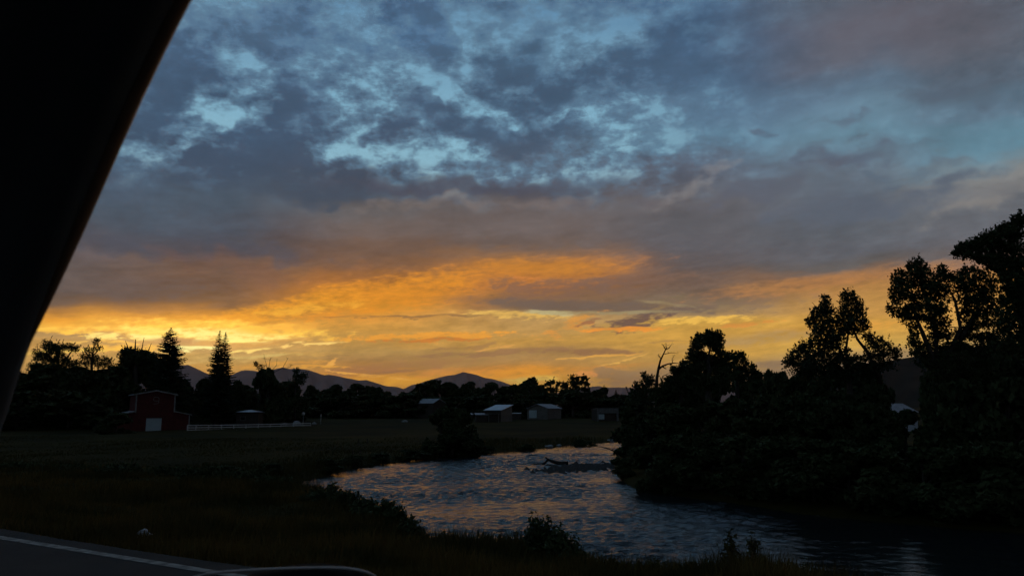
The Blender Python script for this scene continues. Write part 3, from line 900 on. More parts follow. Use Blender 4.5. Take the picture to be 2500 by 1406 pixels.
# white rail fence beside the barn
fpx = [(457, 1051.5, 171.), (478, 1051.2, 173.), (509, 1050.6, 176.), (540, 1050.2, 179.), (570, 1049.4, 182.), (600, 1048.7, 185.), (630, 1048, 188.), (659, 1047.2, 191.), (686, 1046.4, 194.), (716, 1045.4, 197.), (739, 1044.8, 199.5), (758, 1044, 201.5)]
fp = [at(a, b, d) for a, b, d in fpx]
fence = thing('rail_fence', 'white three rail fence running right from the red barn', 'fence', fp[0])
fo = fp[0]
post_me = None
for p in fp:
    q = p - fo
    if post_me is None:
        po = MB().box(-.07, .07, -.07, .07, -.5, 1.26).build('post', M_WHITE, fence)
        post_me = po.data
        po.location = q
    else:
        link('post', post_me, fence, q)
for a, b in zip(fp[:-1], fp[1:]):
    for hgt in (0.18, 0.66, 1.14):
        q0, q1 = Vector(a - fo), Vector(b - fo)
        off = Vector((0, -.10, hgt))
        MB().bar(q0 + off, q1 + off, .05, .20).build('rail', M_WHITE, fence)

# dark field posts in the meadow
for k, (px, py, ph, d) in enumerate(((875, 1062, 16, 118.), (897, 1061, 15, 121.), (862, 1087, 10, 93.), (880, 1086, 10, 94.))):
    p = place(px, py, d)
    o = MB().tube([(0, 0, -.3), (0.02, 0, ph * wpp(d) * .6), (0.0, 0, ph * wpp(d))], [.09, .08, .07], 7).build('fence_post', M_BARK, None, loc=p)
    tag(o, ('dark leaning wooden post in the meadow right of the white fence', 'dark wooden post in the meadow just right of its leaning twin', 'short wooden post low in the meadow, left one near the river', 'short wooden post low in the meadow, right one near the river')[k], 'post', 'wooden posts in the meadow')


def shed_box(root, w, d, h0, h1, wall, roof, over=0.3, gable=False, thick=0.14):
    """walls and roof in the thing's own axes: front at y=0, width along x. gable: ridge along y, else one slope rising to the back"""
    if gable:
        MB().prism([(-w / 2, -.6), (w / 2, -.6), (w / 2, h0), (0, h1), (-w / 2, h0)], 0, d).build('wall', wall, root)
        k = (h1 - h0) / (w / 2)
        for s in (-1, 1):
            xe = s * (w / 2 + over)
            MB().prism([(0, h1 + .02), (xe, h0 - k * over + .02), (xe, h0 - k * over + .02 + thick), (0, h1 + .02 + thick)][::s], -over, d + over).build('roof', roof, root)
    else:
        me_ = MB()
        me_.add([(-w / 2, 0, -.6), (w / 2, 0, -.6), (w / 2, d, -.6), (-w / 2, d, -.6), (-w / 2, 0, h0), (w / 2, 0, h0), (w / 2, d, h1), (-w / 2, d, h1)],
                [(3, 2, 1, 0), (4, 5, 6, 7), (0, 1, 5, 4), (1, 2, 6, 5), (2, 3, 7, 6), (3, 0, 4, 7)])
        me_.build('wall', wall, root)
        k = (h1 - h0) / d
        xa, xb, ya, yb = -w / 2 - over, w / 2 + over, -over, d + over
        za, zb = h0 - k * over + .02, h1 + k * over + .02
        r_ = MB().add([(xa, ya, za), (xb, ya, za), (xb, yb, zb), (xa, yb, zb), (xa, ya, za + thick), (xb, ya, za + thick), (xb, yb, zb + thick), (xa, yb, zb + thick)],
                      [(3, 2, 1, 0), (4, 5, 6, 7), (0, 1, 5, 4), (1, 2, 6, 5), (2, 3, 7, 6), (3, 0, 4, 7)])
        r_.build('roof', roof, root)


def site(px, py, d):
    p = at(px, py, d)
    return np.array((p[0], p[1], min(p[2], gz(p[0], p[1]) + 0.4)))


# bright roofed pole shed
d = 240.; u = wpp(d)
p = site(1203, 1021, d)
t = thing('pole_shed', 'tall open shed with a bright sloping metal roof in the middle of the far field', 'shed', p, math.radians(-28))
W, Dp = 5.4, 7.0
H0, H1 = 24.5 * u, 36.5 * u
shed_box(t, W, Dp, H0, H1, M_DARKWALL, M_ROOF, 0.35)
MB().add([(W / 2 + .006, 0, -.5), (W / 2 + .006, Dp, -.5), (W / 2 + .006, Dp, H1 - .1), (W / 2 + .006, 0, H0 - .1), (W / 2 + .05, 0, -.5), (W / 2 + .05, Dp, -.5), (W / 2 + .05, Dp, H1 - .1), (W / 2 + .05, 0, H0 - .1)],
         [(0, 1, 2, 3), (7, 6, 5, 4), (0, 4, 5, 1), (1, 5, 6, 2), (2, 6, 7, 3), (3, 7, 4, 0)]).build('end_wall', M_SIDING, t)
MB().box(-.6, W / 2 + .2, -1.6, -.05, 16 * u, 16.8 * u).build('porch_roof', M_SHED, t)
for x in (-.5, W / 2 + .1):
    MB().box(x - .06, x + .06, -1.55, -1.43, -.5, 16 * u - .003).build('porch_post', M_SHED, t)

t = thing('lean_to_shed', 'low dark lean-to whose thin pale roof edge touches the bright roofed shed', 'shed', site(1176, 1017, 240.), math.radians(8))
shed_box(t, 3.3, 3.5, 13.5 * u, 17.0 * u, M_DARKWALL, M_ROOF_DULL, 0.2)
t = thing('lean_to_shed', 'smallest lean-to at the far left of the shed row, thin pale roof', 'shed', site(1147, 1016, 244.), math.radians(10))
shed_box(t, 1.9, 2.6, 13.0 * u, 16.0 * u, M_DARKWALL, M_ROOF_DULL, 0.12)
t = thing('lean_to_shed', 'long low dark shed with a flat pale roof edge between the two metal roofed buildings', 'shed', site(1259, 1016, 262.), math.radians(-4))
shed_box(t, 3.2, 4.0, 13.2 * u, 14.0 * u, M_DARKWALL, M_WHITE, 0.1, thick=0.12)

# garage with a pale door
d = 258.; u = wpp(d)
t = thing('garage', 'tan metal garage with pale roof and a white roll door, right of the tall shed', 'garage', site(1312, 1020, d), math.radians(-33))
W, Dp = 7.6, 8.6
shed_box(t, W, Dp, 23.0 * u, 33.0 * u, M_SIDING, M_ROOF_DULL, 0.3, gable=True)
MB().box(-3.05, -.25, -.07, -.004, .05, 19 * u).build('roll_door', M_DOOR, t)
MB().box(W / 2 + .004, W / 2 + .05, .3, Dp - .3, 17.5 * u, 18.8 * u).build('side_trim', M_SHED, t)

# open fronted shed by the right hand trees
d = 250.; u = wpp(d)
t = thing('open_shed', 'grey flat fronted shed with an open dark bay beside the right hand trees', 'shed', site(1485, 1018, d), math.radians(14))
W = 54 * u
MB().box(-W / 2, W / 2, .35, 5.5, -.5, 26 * u).build('wall', M_DARKWALL, t)
MB().box(-W / 2, W / 2, 0, .30, 15.5 * u, 27.5 * u).build('front_panel', M_SHED, t)
MB().box(-W / 2, -W / 2 + 2.5 * u, 0, .30, -.5, 15.5 * u - .004).build('corner_post', M_SHED, t)
MB().box(W / 2 - 5 * u, W / 2, 0, .30, -.5, 15.5 * u - .004).build('corner_post', M_SHED, t)
MB().box(-W / 2 + 3 * u, -W / 2 + 17 * u, .02, .26, 1 * u, 13 * u).build('door_panel', M_DOOR, t)
MB().add([(-W / 2, -.2, 28 * u), (W / 2, -.2, 28 * u), (W / 2 + 1.2, 6, 21 * u), (-W / 2, 6, 24 * u), (-W / 2, -.2, 29 * u), (W / 2, -.2, 29 * u), (W / 2 + 1.2, 6, 22 * u), (-W / 2, 6, 25 * u)],
         [(3, 2, 1, 0), (4, 5, 6, 7), (0, 1, 5, 4), (1, 2, 6, 5), (2, 3, 7, 6), (3, 0, 4, 7)]).build('roof', M_SHED, t)

# far houses among the trees: roof seen above the dark undergrowth
d = 198.; u = wpp(d)
t = thing('cottage', 'low house with a thin pale roof behind the white fence', 'house', site(603, 1030, d), math.radians(6))
W = 52 * u
MB().box(-W / 2, W / 2, 0, 6, -.5, 29.5 * u).build('wall', M_DARKWALL, t)
MB().add([(-W / 2 - .3, -.4, 29.6 * u), (W / 2 + .3, -.4, 29.6 * u), (W / 2 + .3, 6.4, 29.6 * u), (-W / 2 - .3, 6.4, 29.6 * u), (-W / 2 + 2.2, 3, 34.8 * u), (W / 2 - 2.2, 3, 34.8 * u)],
         [(3, 2, 1, 0), (0, 1, 5, 4), (1, 2, 5), (2, 3, 4, 5), (3, 0, 4)]).build('roof', M_ROOF, t)
wn = MB().box(-1.6, -.4, -.06, -.003, 10 * u, 19 * u).build('window', M_SHED, t)
MB().box(-1.5, -.5, -.075, -.062, 11 * u, 18 * u).build('pane', M_GLASS, wn)

d = 275.; u = wpp(d)
t = thing('farmhouse', 'house half sunk in trees with a pale roof and a dark chimney', 'house', site(1072, 1016, d), math.radians(52))
W, Dp = 6.0, 7.4
shed_box(t, W, Dp, 33.0 * u, 43.0 * u, M_DARKWALL, M_ROOF_DULL, 0.3, gable=True)
MB().box(1.0, 1.6, 4.6, 5.2, 35 * u, 45 * u).build('chimney', M_DARKWALL, t)
wn = MB().box(-.7, .7, -.06, -.003, 14 * u, 22 * u).build('window', M_SHED, t)
MB().box(-.6, .6, -.075, -.062, 15 * u, 21 * u).build('pane', M_GLASS, wn)

d = 150.; u = wpp(d)
t = thing('pale_house', 'pale house glimpsed through the riverside trees on the right', 'house', site(2214, 1034, d), math.radians(20))
W, Dp = 68 * u, 7.0
MB().box(-W / 2, W / 2, 0, Dp, -.5, 40 * u).build('wall', M_HOUSE, t)
k = 22 * u
MB().add([(-W / 2 - .3, -.4, 40.2 * u), (W / 2 + .3, -.4, 40.2 * u), (W / 2 + .3, Dp + .4, 40.2 * u), (-W / 2 - .3, Dp + .4, 40.2 * u), (-W / 2 - .3, Dp / 2, 40 * u + k), (W / 2 + .3, Dp / 2, 40 * u + k)],
         [(3, 2, 1, 0), (0, 1, 5, 4), (1, 2, 5), (2, 3, 4, 5), (3, 0, 4)]).build('roof', M_ROOF_DULL, t)
for x in (-1.6, 1.2):
    wn = MB().box(x - .55, x + .55, -.06, -.003, 14 * u, 27 * u).build('window', M_WHITE, t)
    MB().box(x - .47, x + .47, -.075, -.062, 15 * u, 26 * u).build('pane', M_GLASS, wn)

# pale things standing in the grass behind the fence


def rock(name, label, loc, r, seed, cat='rock', mat=None, group=None, flat=0.6):
    bm = bmesh.new()
    bmesh.ops.create_icosphere(bm, subdivisions=2, radius=1.0)
    rr = random.Random(seed)
    ph = [rr.uniform(0, 6.28) for _ in range(6)]
    for v in bm.verts:
        n = 1 + .20 * math.sin(v.co.x * 2.7 + ph[0]) + .16 * math.sin(v.co.y * 3.1 + ph[1]) + .14 * math.sin(v.co.z * 3.7 + ph[2]) + .07 * math.sin(v.co.x * 6 + ph[3])
        v.co = Vector((v.co.x * r * n, v.co.y * r * .8 * n, v.co.z * r * flat * n))
    me_ = bpy.data.meshes.new(name)
    bm.to_mesh(me_)
    bm.free()
    me_.materials.append(mat or M_STONE)
    return tag(link(name, me_, None, loc), label, cat, group)


M_PALESTONE = material('pale_boulder', (0.36, 0.36, 0.34), 0.9, 0.1, tones=(0.27, 0.27, 0.25), scale=1.0)
for k, (px, py, d, r, lab) in enumerate(((726, 1016, 205., 1.25, 'largest pale boulder behind the right end of the white fence'), (768, 1008, 215., .65, 'small pale boulder right of the white fence end, below the trees'),
                                         (697, 1014, 206., .7, 'pale boulder left of the largest one behind the fence'), (988, 1016, 235., .8, 'low pale boulder alone at the far edge of the meadow'))):
    p = place(px, py, d)
    rock('boulder', lab, p + np.array((0, 0, r * .3)), r, k + 3, mat=M_PALESTONE, group='pale boulders in the meadow')
for k, (px, py, d, lab) in enumerate(((741, 1004, 214., 'white round topped marker standing above the boulders behind the fence'), (784, 1006, 218., 'thin white marker post right of the white fence end'))):
    p = place(px, py, d)
    t = thing('marker_post', lab, 'post', p, group='white markers behind the fence')
    MB().tube([(0, 0, -.3), (0, 0, 1.9), (0, 0, 2.3 - k * .4)], [.06, .06, .05], 7).build('pole', M_WHITE, t)
    if k == 0:
        MB().tube([(0, -.04, 2.3), (0, -.04, 2.55), (0, -.04, 3.0), (0, -.04, 3.2)], [.12, .42, .42, .1], 9).build('disc', M_WHITE, t)
    else:
        MB().box(-.16, .16, -.05, .05, 1.905, 2.6).build('plate', M_WHITE, t)

# stones and drift on the river
k = 0
for px, py, r, lab in ((1490, 1077, .75, 'pale rock on the far bank where the river meets the right hand trees'), (1073, 1112, .38, 'small pale stone at the foot of the dark bush on the left bank'), (1340, 1091, .55, 'pale stone on the left bank below the open meadow'), (1364, 1088, .40, 'smaller pale stone right beside the bank stone below the meadow')):
    w = on_level(px, py, WATER_Z + .1)
    rock('bank_stone', lab, w, r, 20 + k, mat=M_PALESTONE, group='pale stones at the waterline')
    k += 1

w = on_level(1340, 1134, WATER_Z)
log = thing('driftwood_log', 'forked driftwood log with one raised arm stranded in the river', 'driftwood', w)


def rel(px, py, base, d):
    return at(px, py, d) - base


dl = float(w[1])
MB().tube([rel(1387, 1131.5, w, dl), rel(1366, 1130.5, w, dl), rel(1350, 1126.5, w, dl), rel(1338, 1121.5, w, dl), rel(1331, 1115, w, dl)], [.26, .22, .17, .12, .06], 8).build('trunk', M_DEADWOOD, log, smooth=True)
MB().tube([rel(1338, 1122, w, dl), rel(1330, 1130, w, dl), rel(1322, 1134.5, w, dl), rel(1305, 1136, w, dl), rel(1294, 1136.5, w, dl)], [.11, .12, .17, .22, .18], 8).build('branch', M_DEADWOOD, log, smooth=True)
rr = random.Random(5)
labs = ['long low dark stone at the right tip of the river gravel bar', 'broad dark stone in the middle of the river gravel bar', 'dark stone on the river bar just left of the broad one', 'dark stone on the river bar just right of the broad one',
        'small dark stone at the left tip of the river gravel bar', 'small dark stone on the near side of the river bar', 'dark stone between the driftwood log and the river bar']
for k, (px, py, rx, lab) in enumerate(((1462, 1138.5, 11, labs[0]), (1409, 1144, 14, labs[1]), (1388, 1143, 8, labs[2]), (1432, 1142, 9, labs[3]), (1340, 1150, 6, labs[4]), (1362, 1154, 8, labs[5]), (1398, 1134, 6, labs[6]))):
    w = on_level(px, py, WATER_Z + .02)
    rock('river_stone', lab, w, rx * wpp(w[1]), 40 + k, flat=.26, group='dark stones on the river bar')
gv, gf = [], []
base = on_level(1400, 1146, WATER_Z)
for k in range(900):
    px = rr.gauss(1404, 44); py = rr.gauss(1144.0, 4.0) - (px - 1398) * .06
    w = on_level(px, py, WATER_Z) - base
    s = rr.uniform(.12, .42)
    b = len(gv)
    for i in range(6):
        a = i * math.pi / 3 + rr.uniform(-.3, .3)
        gv.append((w[0] + math.cos(a) * s * rr.uniform(.7, 1.3), w[1] + math.sin(a) * s, -.05))
    gv.append((w[0], w[1], s * rr.uniform(.35, .8)))
    gf += [(b + i, b + (i + 1) % 6, b + 6) for i in range(6)]
tag(link('gravel_bar', mesh_np('gravel_bar', np.array(gv), np.array(gf), M_STONE), None, base), 'low bar of gravel and drift breaking the river surface beside the log', 'gravel', None, 'stuff')

# litter at the roadside
p = on_level(351, 1303, -.16)
p[2] = gz(p[0], p[1]) + .03
bm = bmesh.new()
bmesh.ops.create_icosphere(bm, subdivisions=3, radius=1.0)
rr = random.Random(9)
ph = [rr.uniform(0, 6.28) for _ in range(8)]
for v in bm.verts:
    n = 1 + .25 * math.sin(v.co.x * 4 + ph[0]) + .22 * math.sin(v.co.y * 5 + ph[1] + v.co.z * 3) + .18 * math.sin(v.co.z * 7 + ph[2]) + .12 * math.sin(v.co.x * 11 + v.co.y * 9 + ph[3])
    v.co = Vector((v.co.x * .085 * n, v.co.y * .06 * n, v.co.z * .032 * n + .02 + .016 * math.sin(v.co.x * 4 + 1)))
me = bpy.data.meshes.new('plastic_bag')
bm.to_mesh(me); bm.free()
me.materials.append(M_PLASTIC)
tag(link('plastic_bag', me, None, p + np.array((0, 0, .05))), 'crumpled white plastic bag lying in the roadside grass', 'litter')

# ------------------------------------------------------------------ trees
def leaves(pts, size, rr, stretch=0.55, droop=0.0):
    """one small rhombic leaf spray per point"""
    n = len(pts)
    a = rr.normal(size=(n, 3)); a[:, 2] -= droop
    a /= np.linalg.norm(a, axis=1)[:, None] + 1e-9
    b = np.cross(a, rr.normal(size=(n, 3)))
    b /= np.linalg.norm(b, axis=1)[:, None] + 1e-9
    s = size * rr.uniform(0.45, 1.6, size=(n, 1))
    v = np.empty((n, 4, 3))
    v[:, 0] = pts - a * s
    v[:, 1] = pts + b * s * stretch
    v[:, 2] = pts + a * s
    v[:, 3] = pts - b * s * stretch
    f = np.arange(n * 4).reshape(n, 4)
    return v.reshape(-1, 3), f


def cloud_pts(c, r, n_spray, per, spread, rr, shell=0.55):
    """leaf points gathered in sprays inside an ellipsoid, denser to its outside"""
    d = rr.normal(size=(n_spray, 3))
    d /= np.linalg.norm(d, axis=1)[:, None]
    rad = rr.uniform(0, 1, size=(n_spray, 1)) ** shell
    lump = 1 + 0.22 * np.clip(rr.normal(size=(n_spray, 1)), -1.5, 1.2)
    ctr = c + d * rad * lump * r
    off = rr.normal(size=(n_spray * per, 3))
    off /= np.maximum(1.0, np.linalg.norm(off, axis=1) / 1.7)[:, None]
    p = np.repeat(ctr, per, axis=0) + off * spread
    return p, ctr


def crown_tree(name, label, base, trunk, clumps, cat='tree', group=None, leaf=0.16, dens=1.0, spread=0.30, mat=None, rr=None, twig_every=4, twig_r=0.018, shell=0.55, seed=1, per=12, shoots=9):
    """trunk: list of (points, radii) in world space; clumps: (centre, radii(3))"""
    rr = np.random.default_rng(seed)
    base = np.asarray(base, dtype=float)
    t = thing(name, label, cat, base, group=group)
    wood = MB()
    allpts = []
    for pts, rad in trunk:
        wood.tube([np.asarray(p) - base for p in pts], rad, 7)
        for p, r0 in zip(pts, rad):
            allpts.append((np.asarray(p, dtype=float), r0))
    P = []
    for c, r in clumps:
        c, r = np.asarray(c, dtype=float), np.asarray(r, dtype=float)
        vol = r[0] * r[1] * r[2]
        ns = max(6, int(62 * dens * vol ** 0.66 / (leaf / 0.16) ** 1.5))
        p, ctr = cloud_pts(c, r, ns, per, spread, rr, shell)
        P.append(p)
        # limb from the nearest lower trunk point, then twigs out to the sprays
        q, r0 = min(allpts, key=lambda s: np.linalg.norm(s[0] - c) + (3 if s[0][2] > c[2] + .3 else 0))
        mid = (q + c) / 2 + rr.normal(size=3) * .15 * np.linalg.norm(q - c) * np.array((1, 1, .3))
        r1 = max(.02, min(r0 * .6, .02 + .03 * float(r.max())))
        wood.tube([q - base, mid - base, c - base], [r1, r1 * .7, r1 * .4], 5)
        for s in ctr[::twig_every]:
            wood.tube([c - base, (c + s) / 2 - base + rr.normal(size=3) * .08, s - base], [r1 * .4, twig_r, twig_r * .5], 3)
    # thin leafy shoots that break the outline of every clump
    for c, r in clumps:
        c, r = np.asarray(c, dtype=float), np.asarray(r, dtype=float)
        for k in range(shoots):
            dv = rr.normal(size=3) + np.array((0, 0, .55))
            dv /= np.linalg.norm(dv)
            s0 = c + dv * r * .75
            ln = (.35 * float(r.mean()) + 1.6 * leaf) * rr.uniform(.5, 1.5)
            s1 = s0 + (dv + np.array((0, 0, .5)) + rr.normal(size=3) * .25) * ln
            wood.tube([c - base, s0 - base, s1 - base], [twig_r, twig_r * .7, twig_r * .3], 3)
            q = rr.uniform(0, 1, size=(9, 1))
            P.append(s0 + (s1 - s0) * q + rr.normal(size=(9, 3)) * leaf * .55 * (1.15 - q))
    P = np.vstack(P) - base
    v, f = leaves(P, leaf * 1.12, rr)
    wood.build('trunk', M_BARK, t, smooth=True)
    link('crown', mesh_np('crown', v, f, mat or M_LEAF), t)
    return t


def pix_tree(label, base_px, d, trunks, clumps, name='tree', cat='tree', deep=0.8, px_r=1.0, seed=1, **kw):
    """a tree given by what the photograph shows of it, rebuilt in depth at its own distance"""
    rr = np.random.default_rng(seed + 100)
    bx, by = base_px
    b = place(bx, by, d)
    b[2] -= 0.1
    tr = []
    for pts, rad in trunks:
        w = [at(x, y, d) for x, y in pts]
        tr.append((w, [q * wpp(d) for q in rad]))
    if not tr:
        tr = [([b, b + (0, 0, .5)], [.15, .12])]
    else:
        w, rad = tr[0]
        if w[0][2] > b[2] + .3:
            tr[0] = ([np.array((w[0][0] * .5 + b[0] * .5, w[0][1], b[2]))] + w, [rad[0] * 1.25] + rad)
    cl = []
    for x, y, rx, ry in clumps:
        rx, ry = rx * px_r, ry * px_r
        dd = d + rr.normal() * deep * (rx + ry) / 2 * wpp(d)
        c = at(x, y, dd)
        u = wpp(dd)
        cl.append((c, (rx * u, (rx + ry) * .5 * u, ry * u)))
    return crown_tree(name, label, b, tr, cl, cat=cat, seed=seed, **kw)


# ---- generic crowns, shared by the far trees
def make_broad(seed, n=5200, leaf=0.036, low=0.05, squat=1.0, open_=0.0):
    """unit tree: 1 high, crown about 0.9 wide; returns (crown mesh, trunk mesh)"""
    rr = np.random.default_rng(seed)
    k = rr.integers(13, 19)
    P = []
    wood = MB()
    wood.tube([(0, 0, -.05), (.01, 0, .25), (0, .01, .55), (.01, 0, .85)], [.028, .022, .014, .005], 6)
    for i in range(k):
        h = low + (0.95 - low) * (i + rr.uniform(0, 1)) / k
        w = math.sin(math.pi * min(1, max(.12, (h - low * .5) ** .62))) * .36 * squat + .05
        a = rr.uniform(0, 6.28)
        c = np.array((math.cos(a) * w * rr.uniform(.35, 1), math.sin(a) * w * rr.uniform(.35, 1), min(h, .90)))
        r = np.array((1, 1, .8)) * rr.uniform(.14, .20) * (1 - .35 * h)
        ns = int(n / k / 9)
        p, ctr = cloud_pts(c, r, ns, 9, .017, rr, .5)
        P.append(p)
        wood.tube([(0, 0, max(.1, h * .6)), tuple(c * .6 + np.array((0, 0, h * .22))), tuple(c)], [.012, .008, .004], 4)
    v, f = leaves(np.vstack(P), leaf, rr)
    cm = mesh_np('crown', v, f, M_LEAF)
    w_ = wood.build('trunk', M_BARK)
    tm = w_.data
    bpy.data.objects.remove(w_)
    return cm, tm


BROAD = [make_broad(s, n=12500 if s % 2 else 11000, leaf=.040, squat=q) for s, q in ((31, 1.0), (32, 1.15), (33, .85), (34, 1.05), (35, 1.25))]
BUSHY = [make_broad(s, n=17000, leaf=.034, low=.0, squat=q) for s, q in ((41, 1.25), (42, 1.1), (43, 1.35))]


def far_tree(px, top, width, d, var, label, group, kinds=BROAD, sink=0.0, cat='tree', name='tree', mat=None):
    b = place(px, 1010, d)
    b[2] -= .15 + sink
    h = at(px, top, d)[2] - b[2]
    w = width * wpp(d)
    t = thing(name, label, cat, b, RNG.uniform(0, 6.28), group)
    cm, tm = kinds[var % len(kinds)]
    sx = w / 0.80
    for nm, me_ in (('trunk', tm), ('crown', cm)):
        o = link(nm, me_, t)
        o.scale = (sx, sx, h)
    return t


def spruce(label, apex, base_py, d, half, seed, group=None, lean=0.0, first=0.10, power=.64):
    """tiered conifer: whorls of boughs, each bough a flat fan of needle sprays"""
    rr = np.random.default_rng(seed)
    b = place(apex[0], base_py, d)
    H = at(apex[0], apex[1], d)[2] - b[2]
    R = half * wpp(d)
    t = thing('spruce', label, 'tree', b, group=group)
    wood = MB().tube([(0, 0, -.2), (lean * .5, 0, H * .5), (lean, 0, H * .985)], [R * .085, R * .05, .03], 7)
    P0, P1, Wd = [], [], []
    z = first * H
    while z < H * .985:
        q = 1 - z / H
        L = R * (q ** power) * 1.02 * min(1, .25 + q * 9)
        n = int(9 + 5 * q)
        a0 = rr.uniform(0, 6.28)
        for k in range(n):
            a = a0 + k * 6.283 / n + rr.normal() * .18
            l = L * rr.uniform(.72, 1.12)
            rise = -.20 * l + .35 * (1 - q) * l
            tip = np.array((math.cos(a) * l, math.sin(a) * l, rise))
            root = np.array((lean * z / H, 0, z + rr.normal() * .10))
            if k % 3 == 0 and l > .5:
                wood.tube([root, root + tip * .5 + (0, 0, -.02 * l), root + tip * .95], [.05, .03, .012], 3)
            m_ = max(6, int(l * 10))
            for j in range(m_):
                f_ = (j + rr.uniform(.2, .9)) / m_
                s0 = root + tip * f_ + np.array((0, 0, .10 * l * (f_ ** 2)))
                side = rr.choice((-1, 1)) * rr.uniform(.35, 1.0)
                dirv = tip / max(l, .1) + np.array((-math.sin(a), math.cos(a), 0)) * side + np.array((0, 0, rr.normal() * .25 - .12))
                ln = (.26 * l * (1 - f_) + .14 + .055 * R * q ** .5) * rr.uniform(.6, 1.2)
                P0.append(s0); P1.append(s0 + dirv / np.linalg.norm(dirv) * ln); Wd.append(ln * .22)
        z += H * (.017 + .016 * q) * rr.uniform(.8, 1.2)
    for k in range(14):
        s0 = np.array((lean, 0, H * rr.uniform(.94, .985)))
        P0.append(s0); P1.append(s0 + np.array((rr.normal() * .12, rr.normal() * .12, rr.uniform(.2, .45)))); Wd.append(.07)
    P0, P1, Wd = np.array(P0), np.array(P1), np.array(Wd)[:, None]
    dv = P1 - P0
    s = np.cross(dv, rr.normal(size=dv.shape)); s /= np.linalg.norm(s, axis=1)[:, None] + 1e-9
    v = np.empty((len(P0), 4, 3))
    mid = P0 + dv * .45
    v[:, 0] = P0; v[:, 1] = mid + s * Wd; v[:, 2] = P1; v[:, 3] = mid - s * Wd
    wood.build('trunk', M_BARK, t, smooth=True)
    link('crown', mesh_np('crown', v.reshape(-1, 3), np.arange(len(P0) * 4).reshape(-1, 4), M_NEEDLE), t)
    return t


def bare(label, base_px, d, limbs, name='dead_tree', seed=1, mat=None, twigs=60, twig_len=10, group=None):
    """limbs: (pixel points, pixel radii)"""
    rr = np.random.default_rng(seed)
    b = place(base_px[0], base_px[1], d)
    t = thing(name, label, 'tree', b, group=group)
    u = wpp(d)
    for k, (pts, rad) in enumerate(limbs):
        w = [at(x, y, d + (rr.normal() * .8 if i else 0) * (0 if k == 0 else 1)) - b for i, (x, y) in enumerate(pts)]
        if k == 0 and w[0][2] > .1:
            w = [np.array((w[0][0], w[0][1], -.2))] + w
            rad = [rad[0] * 1.3] + list(rad)
        MB().tube(w, [r * u for r in rad], 7).build('trunk' if k == 0 else 'limb', mat or M_DEADWOOD, t, smooth=True)
    if twigs:
        tw = MB()
        for k in range(twigs):
            pts, rad = limbs[rr.integers(1, len(limbs))] if len(limbs) > 1 else limbs[0]
            i = rr.integers(0, len(pts) - 1); f_ = rr.uniform(.3, 1)
            x = pts[i][0] * (1 - f_) + pts[i + 1][0] * f_; y = pts[i][1] * (1 - f_) + pts[i + 1][1] * f_
            p0 = at(x, y, d)
            dv = np.array((rr.normal() * .8, rr.normal() * .6, rr.uniform(-.1, 1.2)))
            l = twig_len * u * rr.uniform(.4, 1.1)
            p1 = p0 + dv / np.linalg.norm(dv) * l * .6
            p2 = p1 + (dv / np.linalg.norm(dv) + rr.normal(size=3) * .4) * l * .4
            tw.tube([p0 - b, p1 - b, p2 - b], [.36 * u, .24 * u, .12 * u], 3)
        tag(tw.build('twigs', mat or M_DEADWOOD, t), kind='stuff')
    return t


# ---- left bank, behind the barn
GL = 'trees behind the barn'
pix_tree('loose open crowned tree at the far left edge against the bright sky', (140, 1045), 194., [([(140, 960), (143, 900), (138, 860), (134, 838)], [5, 4, 3, 1.5]), ([(143, 900), (165, 872), (178, 852)], [3, 2, 1]), ([(142, 905), (118, 870), (108, 846)], [3, 2, 1])],
         [(116, 843, 16, 12), (128, 855, 22, 15), (146, 850, 18, 12), (172, 848, 18, 8), (183, 852, 10, 7), (112, 872, 18, 14), (135, 880, 24, 13), (158, 884, 20, 12), (120, 900, 28, 12), (165, 900, 26, 12), (92, 868, 16, 18), (150, 868, 10, 6), (182, 888, 14, 9), (90, 900, 24, 16)], dens=.36, leaf=.15, spread=.42, seed=3, shoots=14, group=GL)
pix_tree('thin twiggy tree second from the left, lacy against the glow', (222, 1045), 196., [([(222, 960), (224, 890), (228, 850), (234, 832)], [4, 3, 1.6, .8]), ([(224, 880), (208, 858), (204, 846)], [2, 1.2, .7]), ([(225, 870), (243, 852), (247, 842)], [1.8, 1, .6])],
         [(234, 836, 9, 6), (215, 856, 12, 7), (240, 852, 12, 6), (208, 872, 12, 7), (226, 872, 16, 8), (250, 878, 12, 7), (216, 886, 24, 10), (246, 890, 24, 9), (266, 884, 10, 6), (270, 896, 18, 8)], dens=.30, leaf=.14, spread=.42, seed=4, shoots=12, group=GL)
pix_tree('flat topped dense tree with twigs sticking up, left of the tall spruce', (330, 1045), 198., [([(330, 960), (332, 890), (330, 850), (331, 828)], [6, 5, 2, .8]), ([(345, 862), (349, 838), (352, 824)], [1.4, .9, .5]), ([(318, 862), (310, 842), (306, 832)], [1.6, 1, .5]), ([(362, 862), (366, 846), (370, 838)], [1, .8, .5])],
         [(312, 858, 19, 9), (334, 861, 22, 9), (356, 865, 20, 9), (305, 872, 16, 12), (325, 878, 24, 13), (350, 880, 24, 13), (372, 876, 16, 13), (302, 890, 14, 12), (330, 898, 32, 16), (362, 898, 22, 16)], dens=.95, leaf=.18, spread=.26, seed=5, group=GL, shoots=4)
spruce('tall broad spruce right above the barn roof', (402, 798), 1046, 185., 74, 6, 'spruces behind the barn')
spruce('left taller tip of the close twin spruces', (524, 806), 1040, 196., 50, 7, 'spruces behind the barn', power=.74)
spruce('right tip of the close twin spruces, slightly lower', (539, 809), 1040, 199., 48, 8, 'spruces behind the barn', power=.74)
